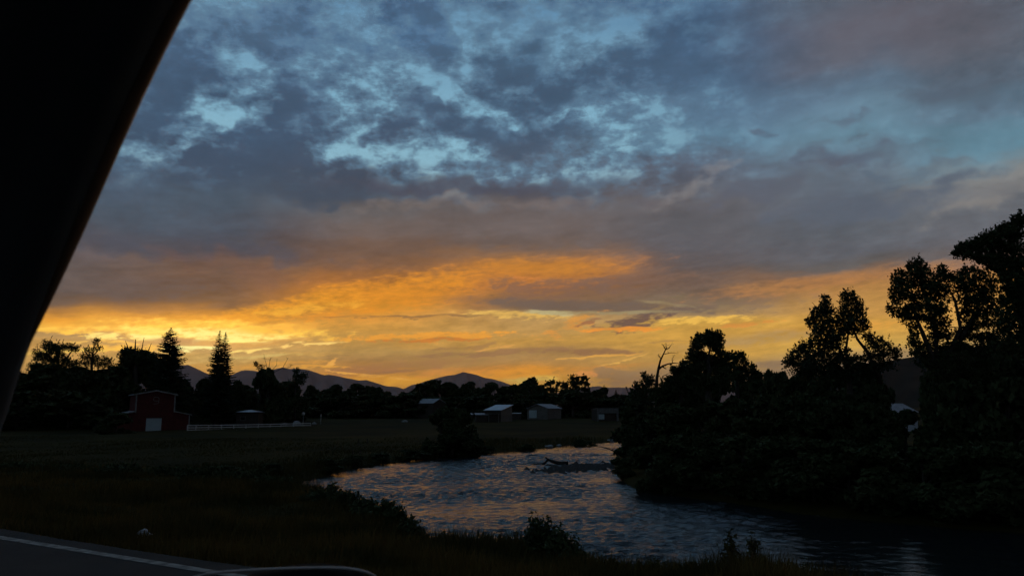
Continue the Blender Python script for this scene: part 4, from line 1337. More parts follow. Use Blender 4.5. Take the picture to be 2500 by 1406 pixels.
FILL_L = [(30, 905, 190, 190, 0, 'dark rounded tree behind the car pillar, lowest at far left'), (108, 892, 180, 192, 1, 'broad dark tree under the loose open crown at far left'), (185, 898, 170, 190, 2, 'dark dense tree below the lacy twiggy one'), (255, 893, 160, 194, 3, 'dark dense tree between the lacy tree and the flat topped one'),
          (320, 888, 140, 200, 4, 'dark dense tree just above the left eave of the barn'), (368, 878, 110, 202, 0, 'dark tree filling between flat topped tree and tall spruce'), (425, 925, 110, 204, 1, 'dark bushy tree at the right foot of the tall spruce'), (456, 945, 86, 214, 3, 'low round tree between the tall spruce and the twin spruces'),
          (497, 925, 80, 206, 2, 'dark bushy tree at the left foot of the twin spruces'), (548, 918, 90, 208, 4, 'dark bushy tree at the right foot of the twin spruces'), (582, 930, 76, 216, 0, 'low dark tree right of the twin spruces'), (286, 940, 130, 190, 4, 'low dark tree just left of the barn wall'),
          (40, 955, 190, 170, 1, 'low dark bushy tree at the very left, nearer than the rest'), (170, 950, 190, 178, 0, 'low dark bushy tree left of the barn, nearer than the rest')]
for px, top, w, d, v, lab in FILL_L:
    far_tree(px, top, w, float(d), v, lab, GL)
t = far_tree(655, 900, 104, 210., 1, 'round dark tree with bare sticks on top above the low pale roof', GL)
bare('bare upright dead sticks rising out of the round tree right of the spruces', (655, 1040), 211., [([(655, 985), (656, 940), (654, 905)], [3, 2.4, 1.8]), ([(654, 915), (650, 888), (645, 872)], [.7, .5, .25]), ([(655, 910), (658, 886), (660, 874)], [.7, .5, .25]), ([(656, 912), (675, 892), (676, 876)], [.7, .5, .25]), ([(657, 915), (690, 898), (698, 884), (704, 872)], [.8, .6, .4, .2]),
                                                                                             ([(655, 915), (632, 898), (622, 890)], [.7, .5, .3]), ([(690, 902), (708, 896), (712, 890)], [.5, .35, .2])], seed=3, twigs=34, twig_len=9)
pix_tree('small leafy tuft at the left top of the round tree with sticks', (626, 1040), 211.5, [([(640, 930), (632, 905), (626, 892)], [1.6, 1, .6])], [(628, 891, 9, 5), (638, 897, 9, 6), (624, 888, 5, 3)], dens=.22, leaf=.13, spread=.30, seed=9, group=GL, shoots=4)
pix_tree('small dark tree with a bent trunk against the mountain slope', (722, 1035), 214., [([(720, 975), (722, 935), (725, 915), (722, 906)], [2.4, 1.8, 1.1, .6]), ([(722, 930), (738, 918)], [1.2, .7])], [(726, 905, 9, 5), (722, 918, 8, 7), (738, 920, 11, 8), (745, 916, 6, 5), (735, 932, 9, 6), (722, 934, 12, 8), (712, 940, 14, 10), (722, 950, 18, 10)], dens=.45, leaf=.17, spread=.30, seed=10, group=GL, shoots=5)

# ---- the far tree line
GT = 'far tree line'
LINE = [(600, 940, 60, 250, 0, 'dark round tree in the far line just right of the twin spruces'), (690, 932, 80, 232, 2, 'dark tree right beside the round one with sticks'), (716, 952, 50, 240, 3, 'low tree behind the bent trunk one'), (764, 941, 34, 300, 1, 'flat topped low tree at the left end of the mountain slope'), (790, 950, 50, 296, 0, 'low round tree above the white fence end'),
        (818, 939, 42, 300, 2, 'round tree under the middle of the left mountain slope'), (848, 948, 40, 305, 4, 'low tree in the dip left of the broad hump'), (880, 936, 66, 300, 3, 'broad domed tree forming the left hump of the far line'), (914, 946, 50, 296, 0, 'tree on the right shoulder of the left hump'), (938, 956, 34, 290, 1, 'squarish tree at the right end of the left hump'),
        (962, 972, 40, 285, 2, 'lowest tree in the gap where the mountain shows'), (984, 956, 32, 290, 3, 'narrow tree just right of the mountain gap'), (1008, 950, 44, 300, 0, 'rounded tree climbing to the middle hump'), (1040, 937, 54, 306, 1, 'tree on the left shoulder of the middle hump'), (1070, 927, 56, 310, 4, 'highest tree of the middle hump under the peak'),
        (1100, 933, 44, 308, 2, 'tree just right of the middle hump top'), (1138, 931, 50, 306, 3, 'round tree right under the mountain peak'), (1160, 947, 40, 300, 0, 'low tree in the dip right of the peak'), (1184, 945, 40, 300, 2, 'small tree in the dip above the bright roofed shed'), (1208, 933, 54, 310, 4, 'wide round tree above the bright shed roof'),
        (1246, 939, 44, 312, 1, 'tree at the right foot of the mountain'), (1270, 936, 36, 316, 3, 'tree just left of the high round one'), (1293, 922, 50, 320, 0, 'high round tree above the garage'), (1318, 940, 40, 316, 2, 'low tree right of the high round one'), (1450, 952, 40, 320, 1, 'tree right of the clumpy open tree'),
        (1474, 945, 40, 330, 4, 'round tree under the distant range'), (1500, 963, 40, 330, 0, 'low tree above the open shed'), (1528, 964, 40, 320, 2, 'low tree between the open shed and the right hand trees'), (1552, 956, 40, 300, 3, 'tree behind the left edge of the riverside trees')]
for px, top, w, d, v, lab in LINE:
    far_tree(px, top, w * 1.5, float(d), v, lab, GT)
pix_tree('thin wispy tree with an orange glow behind it, right of the high round tree', (1345, 1020), 318., [([(1346, 985), (1346, 955), (1344, 935)], [2, 1.6, .8])], [(1338, 938, 9, 6), (1350, 934, 8, 5), (1362, 938, 6, 5), (1342, 950, 12, 6), (1356, 954, 8, 6), (1345, 966, 18, 8), (1340, 980, 22, 10)], dens=.42, leaf=.32, spread=.34, seed=12, group=GT)
pix_tree('clumpy open crowned tree, tallest at the right of the far line', (1408, 1022), 312., [([(1408, 985), (1408, 955), (1404, 932)], [2.6, 2, 1]), ([(1408, 960), (1426, 938)], [1.4, .8]), ([(1407, 962), (1386, 944)], [1.4, .8])],
         [(1397, 925, 7, 6), (1409, 924, 6, 5), (1427, 924, 9, 5), (1400, 936, 12, 7), (1420, 934, 10, 6), (1432, 937, 7, 7), (1378, 940, 10, 8), (1386, 952, 12, 7), (1408, 948, 14, 6), (1430, 951, 10, 7), (1396, 962, 20, 9), (1422, 965, 20, 9), (1376, 960, 12, 10), (1438, 965, 8, 10), (1405, 980, 34, 13)], dens=.72, leaf=.30, spread=.26, seed=13, group=GT)
for k, (px, top, d, half, lab) in enumerate(((1476, 940, 326., 9, 'thin spire of a conifer among the round trees under the distant range'), (1505, 951, 322., 12, 'slim small conifer above the open shed'), (1518, 962, 316., 11, 'short conifer just right of the slim one above the open shed'), (1536, 960, 300., 12, 'short conifer left of the riverside trees'))):
    spruce(lab, (px, top), 1022, d, half, 60 + k, 'small conifers in the far line', first=.15)
# shrubs along the foot of the tree line, closing it to the ground
GH = 'dark bushes along the foot of the far trees'
k = 0
FOOT = [(640, 'under the round tree with sticks'), (705, 'behind the pale boulders'), (770, 'right of the white marker posts'), (830, 'under the left hump, its left side'), (890, 'under the top of the left hump'), (945, 'under the right end of the left hump'), (1000, 'left of the half sunk house'), (1050, 'below the half sunk house'),
        (1110, 'between the half sunk house and the smallest lean-to'), (1165, 'behind the lean-to beside the bright roof'), (1232, 'directly behind the bright roofed shed'), (1290, 'behind the left side of the garage'), (1345, 'behind the right side of the garage'), (1400, 'under the clumpy open tree'), (1450, 'just left of the open shed'), (1505, 'directly behind the open shed'), (1560, 'at the left edge of the riverside trees')]
for px, lab in FOOT:
    far_tree(px, 958 + (k * 37 % 13), 120, 280. + (k * 29 % 17), k, 'dark low bush ' + lab, GH, kinds=BUSHY, cat='bush', name='bush', sink=.3)
    k += 1
FOOT2 = [(286, 1008, 155., 'in front of the left side shed of the barn'), (470, 975, 190., 'under the trees just right of the barn'), (530, 985, 205., 'below the twin spruces behind the fence'), (590, 1000, 233., 'just behind the low pale roof'), (660, 990, 226., 'between the low pale roof and the boulders')]
for k, (px, top, d, lab) in enumerate(FOOT2):
    far_tree(px, top, 90, d, k + 1, 'dark low bush ' + lab, GH, kinds=BUSHY, cat='bush', name='bush', sink=.3)

# dark bushes on the left bank
for k, (px, top, w, d, lab) in enumerate(((1078, 995, 82, 99., 'tall dark bush on the left bank, left half of the dark pair'), (1128, 1000, 80, 99.5, 'tall dark bush on the left bank, right half of the dark pair'), (1105, 1040, 100, 97.5, 'low dark bush at the water in front of the dark pair'))):
    far_tree(px, top, w, d, k, lab, 'dark bushes on the left bank', kinds=BUSHY, cat='bush', name='bush')

for k, (px, top, w, d, lab) in enumerate(((560, 1136, 90, 61., 'at the left end of the visible far bank'), (668, 1130, 80, 64., 'on the far bank where the river comes into sight'), (790, 1120, 80, 72., 'on the far bank above the orange slick'), (870, 1112, 70, 80., 'on the far bank below the two short posts'),
                                          (930, 1106, 80, 86., 'on the far bank left of the dark pair of tall bushes'), (1000, 1098, 90, 92., 'at the left foot of the dark pair of tall bushes'), (1190, 1088, 60, 104., 'at the right foot of the dark pair of tall bushes'), (1290, 1084, 60, 112., 'left of the pale stones below the meadow'), (1420, 1072, 60, 128., 'right of the pale stones below the meadow'))):
    far_tree(px, top, w, d, k, 'low dark brush ' + lab, 'low brush along the far bank', kinds=BUSHY, cat='bush', name='brush', sink=.15)

# ---- right bank
GR = 'tall riverside trees on the right'
bare('bare dead tree with a forked top beside the riverside trees', (1604, 1010), 92., [([(1603, 985), (1603, 942), (1604, 922), (1609, 893), (1612, 880), (1618, 868), (1625, 853)], [5.5, 4.4, 3.7, 2.8, 2.3, 1.8, 1.3]), ([(1625, 853), (1621, 846), (1617, 840)], [1.4, 1, .5]), ([(1625, 853), (1627, 848), (1627, 840)], [1.2, .8, .4]), ([(1625, 853), (1633, 850), (1639, 841)], [1.5, 1, .5]),
      ([(1608, 901), (1618, 893), (1632, 888), (1645, 886), (1660, 886)], [2.8, 2.2, 1.7, 1.2, .5]), ([(1614, 876), (1609, 869), (1606, 866)], [1.6, 1, .4]), ([(1622, 864), (1640, 861), (1656, 863)], [1, .6, .3]), ([(1642, 887), (1641, 878), (1644, 868)], [1, .6, .3]), ([(1618, 895), (1626, 901)], [2, .5]), ([(1614, 935), (1618, 918), (1636, 910)], [1.3, 1, .4])], twigs=46, twig_len=10, seed=4)
pix_tree('thin leafy shrub at the foot of the dead tree', (1578, 1030), 96., [([(1580, 985), (1578, 950), (1574, 920)], [3, 2, .8]), ([(1579, 960), (1592, 930)], [1.6, .7])], [(1573, 918, 6, 7), (1578, 930, 9, 8), (1590, 926, 6, 6), (1588, 938, 10, 7), (1572, 944, 10, 8), (1556, 945, 11, 7), (1562, 958, 18, 9), (1585, 955, 20, 10), (1545, 965, 14, 12), (1565, 980, 30, 18)], dens=.62, leaf=.11, spread=.2, seed=21, group=GR, mat=M_LEAF_PALE)
pix_tree('round bushy tree between the dead tree and the tall rounded one', (1660, 1040), 86., [([(1662, 985), (1664, 940), (1666, 905)], [5, 4, 2]), ([(1663, 950), (1645, 918)], [3, 1.4])], [(1669, 889, 9, 7), (1668, 900, 12, 9), (1645, 906, 12, 9), (1655, 918, 16, 10), (1675, 915, 14, 10), (1634, 926, 13, 9), (1650, 935, 22, 12), (1625, 942, 14, 10), (1672, 935, 18, 14), (1640, 955, 34, 16), (1612, 955, 14, 10)], dens=.95, leaf=.11, spread=.16, seed=22, group=GR)
pix_tree('tall tree with a rounded clumpy head standing above the riverside bushes', (1730, 1060), 80., [([(1730, 985), (1730, 900), (1729, 872), (1734, 850), (1738, 832)], [8, 6, 3.4, 2.4, 1.2]), ([(1729, 872), (1716, 858), (1706, 844)], [2, 1.5, .8]), ([(1729, 880), (1748, 862), (1756, 850)], [2.2, 1.6, .8])],
         [(1737, 815, 6, 6), (1728, 812, 5, 5), (1746, 817, 9, 6), (1757, 818, 7, 7), (1718, 822, 10, 6), (1705, 823, 8, 6), (1735, 826, 14, 8), (1757, 830, 10, 9), (1700, 834, 9, 8), (1716, 836, 14, 8), (1740, 841, 16, 9), (1760, 843, 9, 6), (1694, 843, 8, 6), (1704, 848, 12, 6), (1748, 851, 12, 5), (1690, 858, 8, 8), (1686, 866, 8, 6), (1704, 862, 12, 4), (1756, 861, 14, 5), (1716, 866, 12, 5), (1772, 866, 10, 7),
          (1690, 876, 12, 6), (1712, 880, 24, 12), (1740, 878, 24, 12), (1764, 880, 18, 10), (1700, 895, 26, 14), (1735, 900, 34, 18), (1768, 900, 24, 16), (1690, 915, 24, 14), (1720, 930, 40, 20), (1764, 925, 34, 20)], dens=1.2, leaf=.085, spread=.17, seed=23, group=GR)
pix_tree('thin feathery tree just right of the rounded headed one', (1802, 1060), 84., [([(1800, 985), (1800, 930), (1804, 895), (1812, 868)], [5, 4, 2, .8]), ([(1801, 910), (1786, 884)], [1.6, .7]), ([(1803, 900), (1822, 888), (1828, 866)], [1.6, 1, .4])],
         [(1786, 866, 8, 5), (1778, 874, 8, 5), (1793, 872, 7, 5), (1800, 868, 5, 6), (1812, 866, 7, 7), (1812, 878, 9, 6), (1796, 886, 12, 6), (1820, 886, 8, 6), (1784, 895, 14, 8), (1808, 900, 16, 8), (1834, 897, 9, 9), (1826, 908, 14, 8), (1790, 915, 26, 12), (1820, 920, 24, 10), (1842, 908, 8, 7), (1850, 915, 12, 6)], dens=.68, leaf=.10, spread=.17, seed=24, group=GR)
pix_tree('wide twin peaked tree with a leaning limb on its right side', (2080, 1090), 62., [([(2078, 990), (2072, 920), (2062, 880), (2040, 830), (2016, 765)], [8, 6, 4.2, 2.8, 1]), ([(2070, 910), (2066, 850), (2074, 790), (2066, 730)], [4, 3, 2, .8]), ([(2150, 935), (2120, 862), (2093, 828), (2082, 800)], [5, 4.2, 3, 1.6]), ([(2068, 915), (2010, 880), (1950, 880)], [5, 3.4, 1]), ([(2110, 880), (2150, 862), (2180, 868)], [4, 2.4, .8])],
         [(2015, 732, 7, 9), (2012, 744, 11, 9), (2005, 760, 17, 13), (2022, 764, 15, 13), (1985, 768, 7, 8), (1994, 780, 16, 10), (2018, 782, 22, 12), (1976, 786, 8, 8), (1986, 797, 13, 8), (2010, 802, 26, 13), (1996, 820, 20, 12), (2026, 822, 26, 14), (2066, 718, 7, 7), (2080, 718, 7, 6), (2062, 732, 10, 9), (2082, 732, 13, 10), (2066, 750, 18, 10), (2092, 750, 13, 10), (2098, 740, 7, 6),
          (2056, 768, 20, 11), (2084, 768, 20, 11), (2106, 760, 8, 8), (2048, 786, 24, 12), (2080, 788, 24, 13), (2104, 784, 13, 11), (2056, 806, 28, 13), (2092, 806, 22, 10), (2114, 798, 9, 11), (2046, 828, 24, 12), (2010, 842, 22, 11), (1978, 844, 20, 10), (2036, 850, 22, 10), (1958, 852, 14, 8), (1946, 862, 18, 9), (1976, 866, 26, 12), (2010, 866, 28, 12), (2044, 872, 26, 12), (1930, 876, 13, 9), (1926, 888, 15, 9), (1950, 888, 26, 11),
          (1988, 890, 34, 13), (2030, 894, 34, 14), (2070, 880, 22, 10), (2068, 860, 9, 6), (2118, 822, 9, 8), (2132, 832, 12, 8), (2126, 846, 14, 7), (2150, 836, 8, 6), (2146, 852, 16, 8), (2168, 846, 10, 8), (2180, 860, 13, 9), (2160, 868, 18, 9), (2190, 872, 9, 7), (2135, 872, 18, 9), (2100, 878, 20, 9), (2100, 895, 40, 12), (2160, 890, 26, 11), (1960, 908, 34, 14), (2010, 910, 38, 16), (2060, 912, 38, 16), (2120, 912, 36, 14)], dens=.56, leaf=.076, spread=.21, seed=25, group=GR, mat=M_LEAF_PALE, px_r=1.06, shoots=12)
pix_tree('tall full crowned tree with its slanting trunk showing at lower left', (2300, 1120), 55., [([(2290, 960), (2275, 870), (2252, 812), (2238, 780), (2222, 730)], [9, 7, 5, 3.4, 1.2]), ([(2300, 900), (2345, 800), (2332, 735), (2310, 690)], [6, 4.5, 3.2, 1.4]), ([(2345, 830), (2385, 760), (2400, 700)], [6, 4, 1.5]), ([(2290, 900), (2280, 780), (2244, 680), (2238, 650)], [4, 3, 2, .8])],
         [(2237, 641, 11, 8), (2226, 652, 12, 9), (2246, 654, 13, 11), (2262, 660, 10, 8), (2232, 668, 18, 11), (2196, 668, 9, 9), (2188, 682, 10, 10), (2202, 686, 14, 10), (2252, 674, 20, 13), (2228, 690, 20, 11), (2186, 700, 12, 9), (2206, 706, 20, 11), (2250, 698, 26, 14), (2300, 660, 8, 8), (2304, 672, 15, 11), (2316, 682, 10, 10), (2284, 682, 16, 11), (2278, 700, 24, 14), (2306, 704, 20, 12), (2182, 720, 11, 8), (2192, 734, 16, 9), (2222, 724, 24, 12), (2256, 724, 28, 14), (2290, 724, 22, 13),
          (2176, 752, 11, 6), (2192, 762, 17, 8), (2212, 756, 20, 9), (2240, 748, 26, 13), (2276, 750, 30, 16), (2206, 776, 15, 7), (2232, 774, 18, 8), (2268, 776, 28, 14), (2300, 760, 18, 14), (2226, 800, 11, 6), (2232, 820, 12, 7), (2228, 838, 15, 8), (2244, 846, 16, 9), (2232, 860, 14, 7), (2256, 862, 18, 9), (2278, 800, 16, 12), (2300, 790, 22, 14), (2282, 826, 14, 12), (2305, 820, 20, 13), (2300, 850, 26, 14),
          (2344, 672, 9, 8), (2362, 664, 13, 9), (2380, 664, 11, 9), (2352, 684, 18, 11), (2376, 684, 18, 11), (2402, 676, 12, 9), (2412, 690, 15, 11), (2346, 704, 18, 12), (2372, 708, 24, 14), (2404, 710, 20, 12), (2424, 706, 12, 10), (2356, 732, 24, 13), (2386, 734, 26, 13), (2418, 730, 18, 11), (2430, 745, 14, 10), (2356, 760, 20, 12), (2384, 762, 26, 13), (2416, 762, 20, 10), (2364, 788, 22, 12), (2394, 790, 22, 11), (2424, 790, 20, 10), (2350, 815, 24, 12), (2384, 820, 28, 13), (2420, 822, 24, 12), (2340, 845, 34, 14), (2400, 848, 40, 14), (2262, 885, 22, 16), (2290, 880, 28, 18), (2330, 880, 34, 20), (2390, 885, 44, 22), (2300, 915, 34, 22), (2360, 920, 44, 24)], dens=.60, leaf=.076, spread=.20, seed=26, group=GR, px_r=1.06, shoots=12)
pix_tree('tallest tree at the right edge, its crown reaching out left', (2520, 1150), 44., [([(2520, 960), (2505, 800), (2490, 700), (2470, 640), (2480, 560)], [12, 9, 7, 4, 1.5]), ([(2495, 740), (2440, 668), (2405, 644), (2360, 626), (2342, 612)], [5.5, 4.2, 3, 1.8, .7]), ([(2490, 690), (2440, 610), (2420, 590)], [5, 3, 1])],
         [(2487, 536, 13, 9), (2498, 540, 14, 12), (2478, 548, 16, 10), (2456, 552, 10, 8), (2466, 560, 18, 12), (2442, 566, 13, 9), (2430, 574, 14, 9), (2450, 578, 22, 12), (2480, 574, 24, 15), (2414, 580, 12, 8), (2406, 588, 15, 9), (2426, 592, 20, 11), (2392, 592, 10, 7), (2380, 594, 11, 7), (2366, 598, 11, 6), (2350, 602, 9, 5), (2340, 611, 9, 6), (2352, 616, 14, 7), (2372, 610, 16, 9), (2396, 606, 20, 10), (2420, 612, 24, 12), (2450, 604, 28, 15), (2482, 606, 30, 18), (2340, 622, 9, 4), (2366, 624, 15, 7), (2386, 628, 18, 8), (2408, 632, 22, 10), (2434, 634, 26, 13), (2464, 636, 30, 16), (2496, 640, 30, 18),
          (2420, 648, 18, 8), (2444, 656, 22, 11), (2470, 664, 28, 15), (2500, 672, 30, 18), (2456, 678, 20, 11), (2480, 694, 26, 15), (2460, 704, 16, 10), (2505, 704, 30, 18), (2470, 722, 24, 14), (2450, 736, 16, 10), (2490, 740, 30, 16), (2460, 756, 22, 12), (2446, 772, 18, 10), (2490, 770, 34, 16), (2462, 790, 24, 13), (2510, 800, 36, 18), (2450, 808, 24, 12), (2480, 825, 36, 16), (2525, 560, 26, 26), (2535, 620, 30, 30), (2540, 700, 30, 36), (2540, 780, 30, 36), (2450, 845, 34, 14), (2500, 850, 40, 18)], dens=.80, leaf=.070, spread=.16, seed=27, group=GR, shoots=12)
# the dark mass below: trees and bushes standing on the right bank, back row, middle and waterside
GM = 'dark understory trees on the right bank'
BACK = [(1668, 948, 70, 98, 4, 'between the round bushy tree and the rounded headed tree'), (1560, 962, 90, 104, 0, 'left end of the right bank mass, below the thin shrub'), (1612, 946, 84, 88, 1, 'in front of the foot of the dead tree'), (1690, 925, 100, 92, 2, 'below the rounded headed tree, left'), (1750, 922, 100, 92, 3, 'below the rounded headed tree, right'), (1815, 925, 90, 96, 4, 'below the feathery tree'),
        (1858, 907, 60, 112, 0, 'first low crown right of the feathery tree'), (1882, 905, 50, 114, 3, 'second low crown right of the feathery tree'), (1908, 908, 60, 110, 1, 'low crown at the left foot of the twin peaked tree'), (1960, 900, 110, 84, 2, 'under the left side of the twin peaked tree'), (2030, 898, 110, 82, 0, 'under the middle of the twin peaked tree'),
        (2105, 894, 110, 84, 3, 'under the leaning limb of the twin peaked tree'), (2138, 902, 60, 90, 4, 'between the twin peaked tree and the pale house'), (2312, 862, 100, 70, 1, 'under the slanting trunk of the full crowned tree'), (2360, 845, 120, 68, 2, 'under the right side of the full crowned tree'), (2440, 835, 130, 62, 0, 'under the tallest tree, left'), (2520, 830, 130, 60, 3, 'under the tallest tree, right')]
for px, top, w, d, v, lab in BACK:
    far_tree(px, top, w * 1.15, float(d), v, 'dark tree ' + lab, GM, kinds=BUSHY)
MID = [(1580, 1010, 110, 72, 'below the dead tree'), (1650, 985, 120, 68, 'below the round bushy tree'), (1725, 980, 130, 66, 'below the rounded headed tree'), (1800, 975, 130, 64, 'below the feathery tree'), (1880, 965, 140, 62, 'below the two low crowns'), (1960, 960, 140, 60, 'below the left lobe of the twin peaked tree'), (2040, 958, 140, 60, 'below the middle of the twin peaked tree'),
       (2110, 985, 100, 58, 'below the leaning limb'), (2312, 940, 90, 54, 'right of the pale house'), (2370, 930, 150, 52, 'below the full crowned tree'), (2460, 925, 170, 48, 'below the tallest tree'), (2206, 1002, 130, 58, 'hiding the walls of the pale house')]
for k, (px, top, w, d, lab) in enumerate(MID):
    far_tree(px, top, w * 1.15, float(d), k, 'dark bush halfway up the right bank ' + lab, 'dark bushes in the middle of the right bank mass', kinds=BUSHY, cat='bush', name='bush')
SHORE = [(1536, 1118, 60, 'lowest and leftmost, drooping into the river'), (1548, 1075, 76, 'the leftmost, where the river bends out of sight'), (1586, 1075, 104, 'second from the river bend'), (1650, 1062, 120, 'below the round bushy tree'), (1730, 1060, 130, 'below the rounded headed tree'), (1810, 1062, 130, 'below the feathery tree'), (1890, 1066, 140, 'below the two low crowns'), (1975, 1070, 150, 'below the left lobe of the twin peaked tree'),
         (2060, 1075, 150, 'below the middle of the twin peaked tree'), (2150, 1085, 160, 'left of the pale house'), (2245, 1090, 160, 'right below the pale house'), (2340, 1085, 170, 'below the full crowned tree'), (2440, 1080, 180, 'below the tallest tree'), (2530, 1075, 180, 'at the right edge of the picture')]
shore_pts = np.array(RIGHT_LAND[:13])
for k, (px, top, w, lab) in enumerate(SHORE):
    dirx = (px - 1250) / F_PX / CP
    # the waterline in that direction, then a little up the bank
    tt = shore_pts[:, 0] / shore_pts[:, 1]
    o_ = np.argsort(tt)
    dsh = float(np.interp(dirx, tt[o_], shore_pts[o_, 1])) + 2.0
    if k < 2:
        dsh = (66., 76.)[k]
    far_tree(px, top, w * 1.1, dsh, k + 1, 'dark willow bush at the right waterline, ' + lab, 'willow bushes along the right waterline', kinds=BUSHY, cat='bush', name='willow_bush')

# overhanging branch at the river bend
d = 78.
b = at(1516, 1112, d)
t = thing('overhanging_branch', 'thin bare branch hanging out over the river at the bend', 'branch', b)
MB().tube([at(1530, 1118, d) - b, at(1516, 1112, d) - b, at(1502, 1102, d) - b, at(1484, 1094, d) - b, at(1466, 1090, d) - b, at(1455, 1090.5, d) - b], [.10, .085, .07, .05, .035, .015], 6).build('stem', M_DEADWOOD, t, smooth=True)
for x0, y0, x1, y1 in ((1502, 1102, 1499, 1112), (1494, 1098, 1501, 1090), (1484, 1094, 1478, 1100)):
    MB().tube([at(x0, y0, d) - b, at((x0 + x1) / 2 + 1, (y0 + y1) / 2, d) - b, at(x1, y1, d) - b], [.04, .03, .012], 5).build('twig', M_DEADWOOD, t)
tw_b = at(1545, 1075, 74.)
o = MB().prism([(-.16, .32), (.12, .34), (.05, -.1), (.30, -.22), (.02, -.34), (-.10, -.05)], -.03, .03).build('cloth_scrap', M_PLASTIC, None, loc=tw_b + np.array((0, -2.5, 0)))
tag(o, 'small pale rag caught in the bushes at the river bend', 'rag')

# ------------------------------------------------------------------ the near bank
def shrub(name, label, px, top, base_py, d, width, seed, n=40, leaf=0.045, mat=None, group=None, cat='shrub', lean=0.0, fine=1.0):
    """many upright stems from one root, leafed along their length"""
    rr = np.random.default_rng(seed)
    b = place(px, base_py, d)
    b[2] -= .05
    H = at(px, top, d)[2] - b[2]
    R = width / 2 * wpp(d)
    t = thing(name, label, cat, b, group=group)
    wood = MB()
    P = []
    for k in range(n):
        a, q = rr.uniform(0, 6.28), rr.uniform() ** .6
        ex, ey = math.cos(a) * R * q, math.sin(a) * R * q * .7
        h = H * (1 - .55 * q ** 2) * rr.uniform(.72, 1.03) if k else H
        p0 = np.array((ex * .35, ey * .35, 0)); p1 = np.array((ex * .75 + lean * .4, ey * .75, h * .6)); p2 = np.array((ex + lean, ey, h))
        wood.tube([p0, p1, p2], [.012 * fine, .008 * fine, .003], 3)
        m_ = int(12 + 26 * h)
        f_ = rr.uniform(.12, 1.0, size=(m_, 1)) ** .8
        c = np.where(f_ < .6, p0 + (p1 - p0) * f_ / .6, p1 + (p2 - p1) * (f_ - .6) / .4)
        P.append(c + rr.normal(size=(m_, 3)) * (.05 + .05 * (1 - f_)) * fine)
    v, f = leaves(np.vstack(P), leaf, rr, .38)
    wood.build('stems', M_BARK, t)
    link('leaves', mesh_np('leaves', v, f, mat or M_LEAF_PALE), t)
    return t


GB = 'willow shrubs on the near bank'
for k, (px, top, by, d, w, lab) in enumerate(((772, 1198, 1235, 21.5, 74, 'small leafy shrub at the left end of the near bank, by the lit water'), (806, 1178, 1245, 21.0, 88, 'tallest pointed leafy shrub on the near bank in front of the orange water'), (848, 1196, 1250, 20.0, 84, 'leafy shrub just right of the tallest pointed one'),
                                          (888, 1216, 1262, 19.0, 76, 'leafy shrub in the middle of the near bank row'), (940, 1222, 1278, 17.6, 66, 'upright shrub standing apart right of the gap in the near bank row'), (968, 1238, 1288, 16.8, 60, 'small shrub leaning on the upright one'),
                                          (1000, 1266, 1302, 15.8, 60, 'low shrub at the right end of the near bank row'), (742, 1222, 1246, 22.0, 44, 'lowest shrub at the far left of the near bank row'), (912, 1244, 1275, 18.2, 80, 'low shrub filling the gap of the near bank row'))):
    shrub('willow_shrub', lab, px, top, by, d, w, 70 + k, n=46, leaf=.05, mat=M_LEAF, group=GB)
for k, (px, top, by, d, w, n_, lab) in enumerate(((1322, 1256, 1345, 13.6, 78, 80, 'dense dark bush with a flat top standing over the river in the lower middle'), (1372, 1286, 1360, 13.0, 74, 70, 'lower dark bush leaning right against the flat topped one'), (1398, 1330, 1372, 12.6, 70, 50, 'lowest dark bush at the right foot of the pair'))):
    shrub('bank_bush', lab, px, top, by, d, w, 90 + k, n=n_, leaf=.042, mat=M_LEAF, group='dark bushes on the near bank in the lower middle', cat='bush')
for k, (px, top, by, d, w, lab) in enumerate(((1786, 1286, 1410, 11.0, 44, 'tall thin weed standing against the dark water at lower right'), (1843, 1300, 1415, 10.8, 36, 'shorter thin weed right of the tall one at lower right'), (1490, 1358, 1392, 12.0, 60, 'low weed tuft just right of the dark bush pair'), (1600, 1368, 1405, 11.6, 90, 'low weed tuft at the bottom between the bushes and the tall weed'),
                                          (1690, 1376, 1412, 11.3, 80, 'low weed tuft just left of the tall thin weed'), (1180, 1300, 1330, 14.2, 70, 'low weed tuft on the bank edge left of the flat topped bush'), (1085, 1296, 1322, 14.6, 60, 'low weed tuft on the bank edge right of the shrub row'))):
    shrub('weed', lab, px, top, by, d, w, 120 + k, n=22, leaf=.028, mat=M_GRASS, group='weeds on the near bank', cat='weed', fine=.6)

for k, (px, top, by, d, w, lab) in enumerate(((40, 1128, 1175, 34., 150, 'first from the car pillar'), (165, 1136, 1178, 33., 150, 'below the left end of the barn trees'), (285, 1130, 1178, 32., 160, 'directly below the barn'), (395, 1140, 1182, 31., 150, 'below the barn door and fence corner'), (505, 1136, 1182, 30., 150, 'below the twin spruces'),
                                          (600, 1146, 1190, 28., 140, 'below the low pale roof'), (672, 1166, 1200, 26.5, 110, 'last before the river comes into sight'))):
    shrub('verge_bush', 'low dark bush on the near bank top, ' + lab, px, top, by, d, w, 150 + k, n=70, leaf=.075, mat=M_LEAF, group='low dark bushes along the top of the near bank', cat='bush')

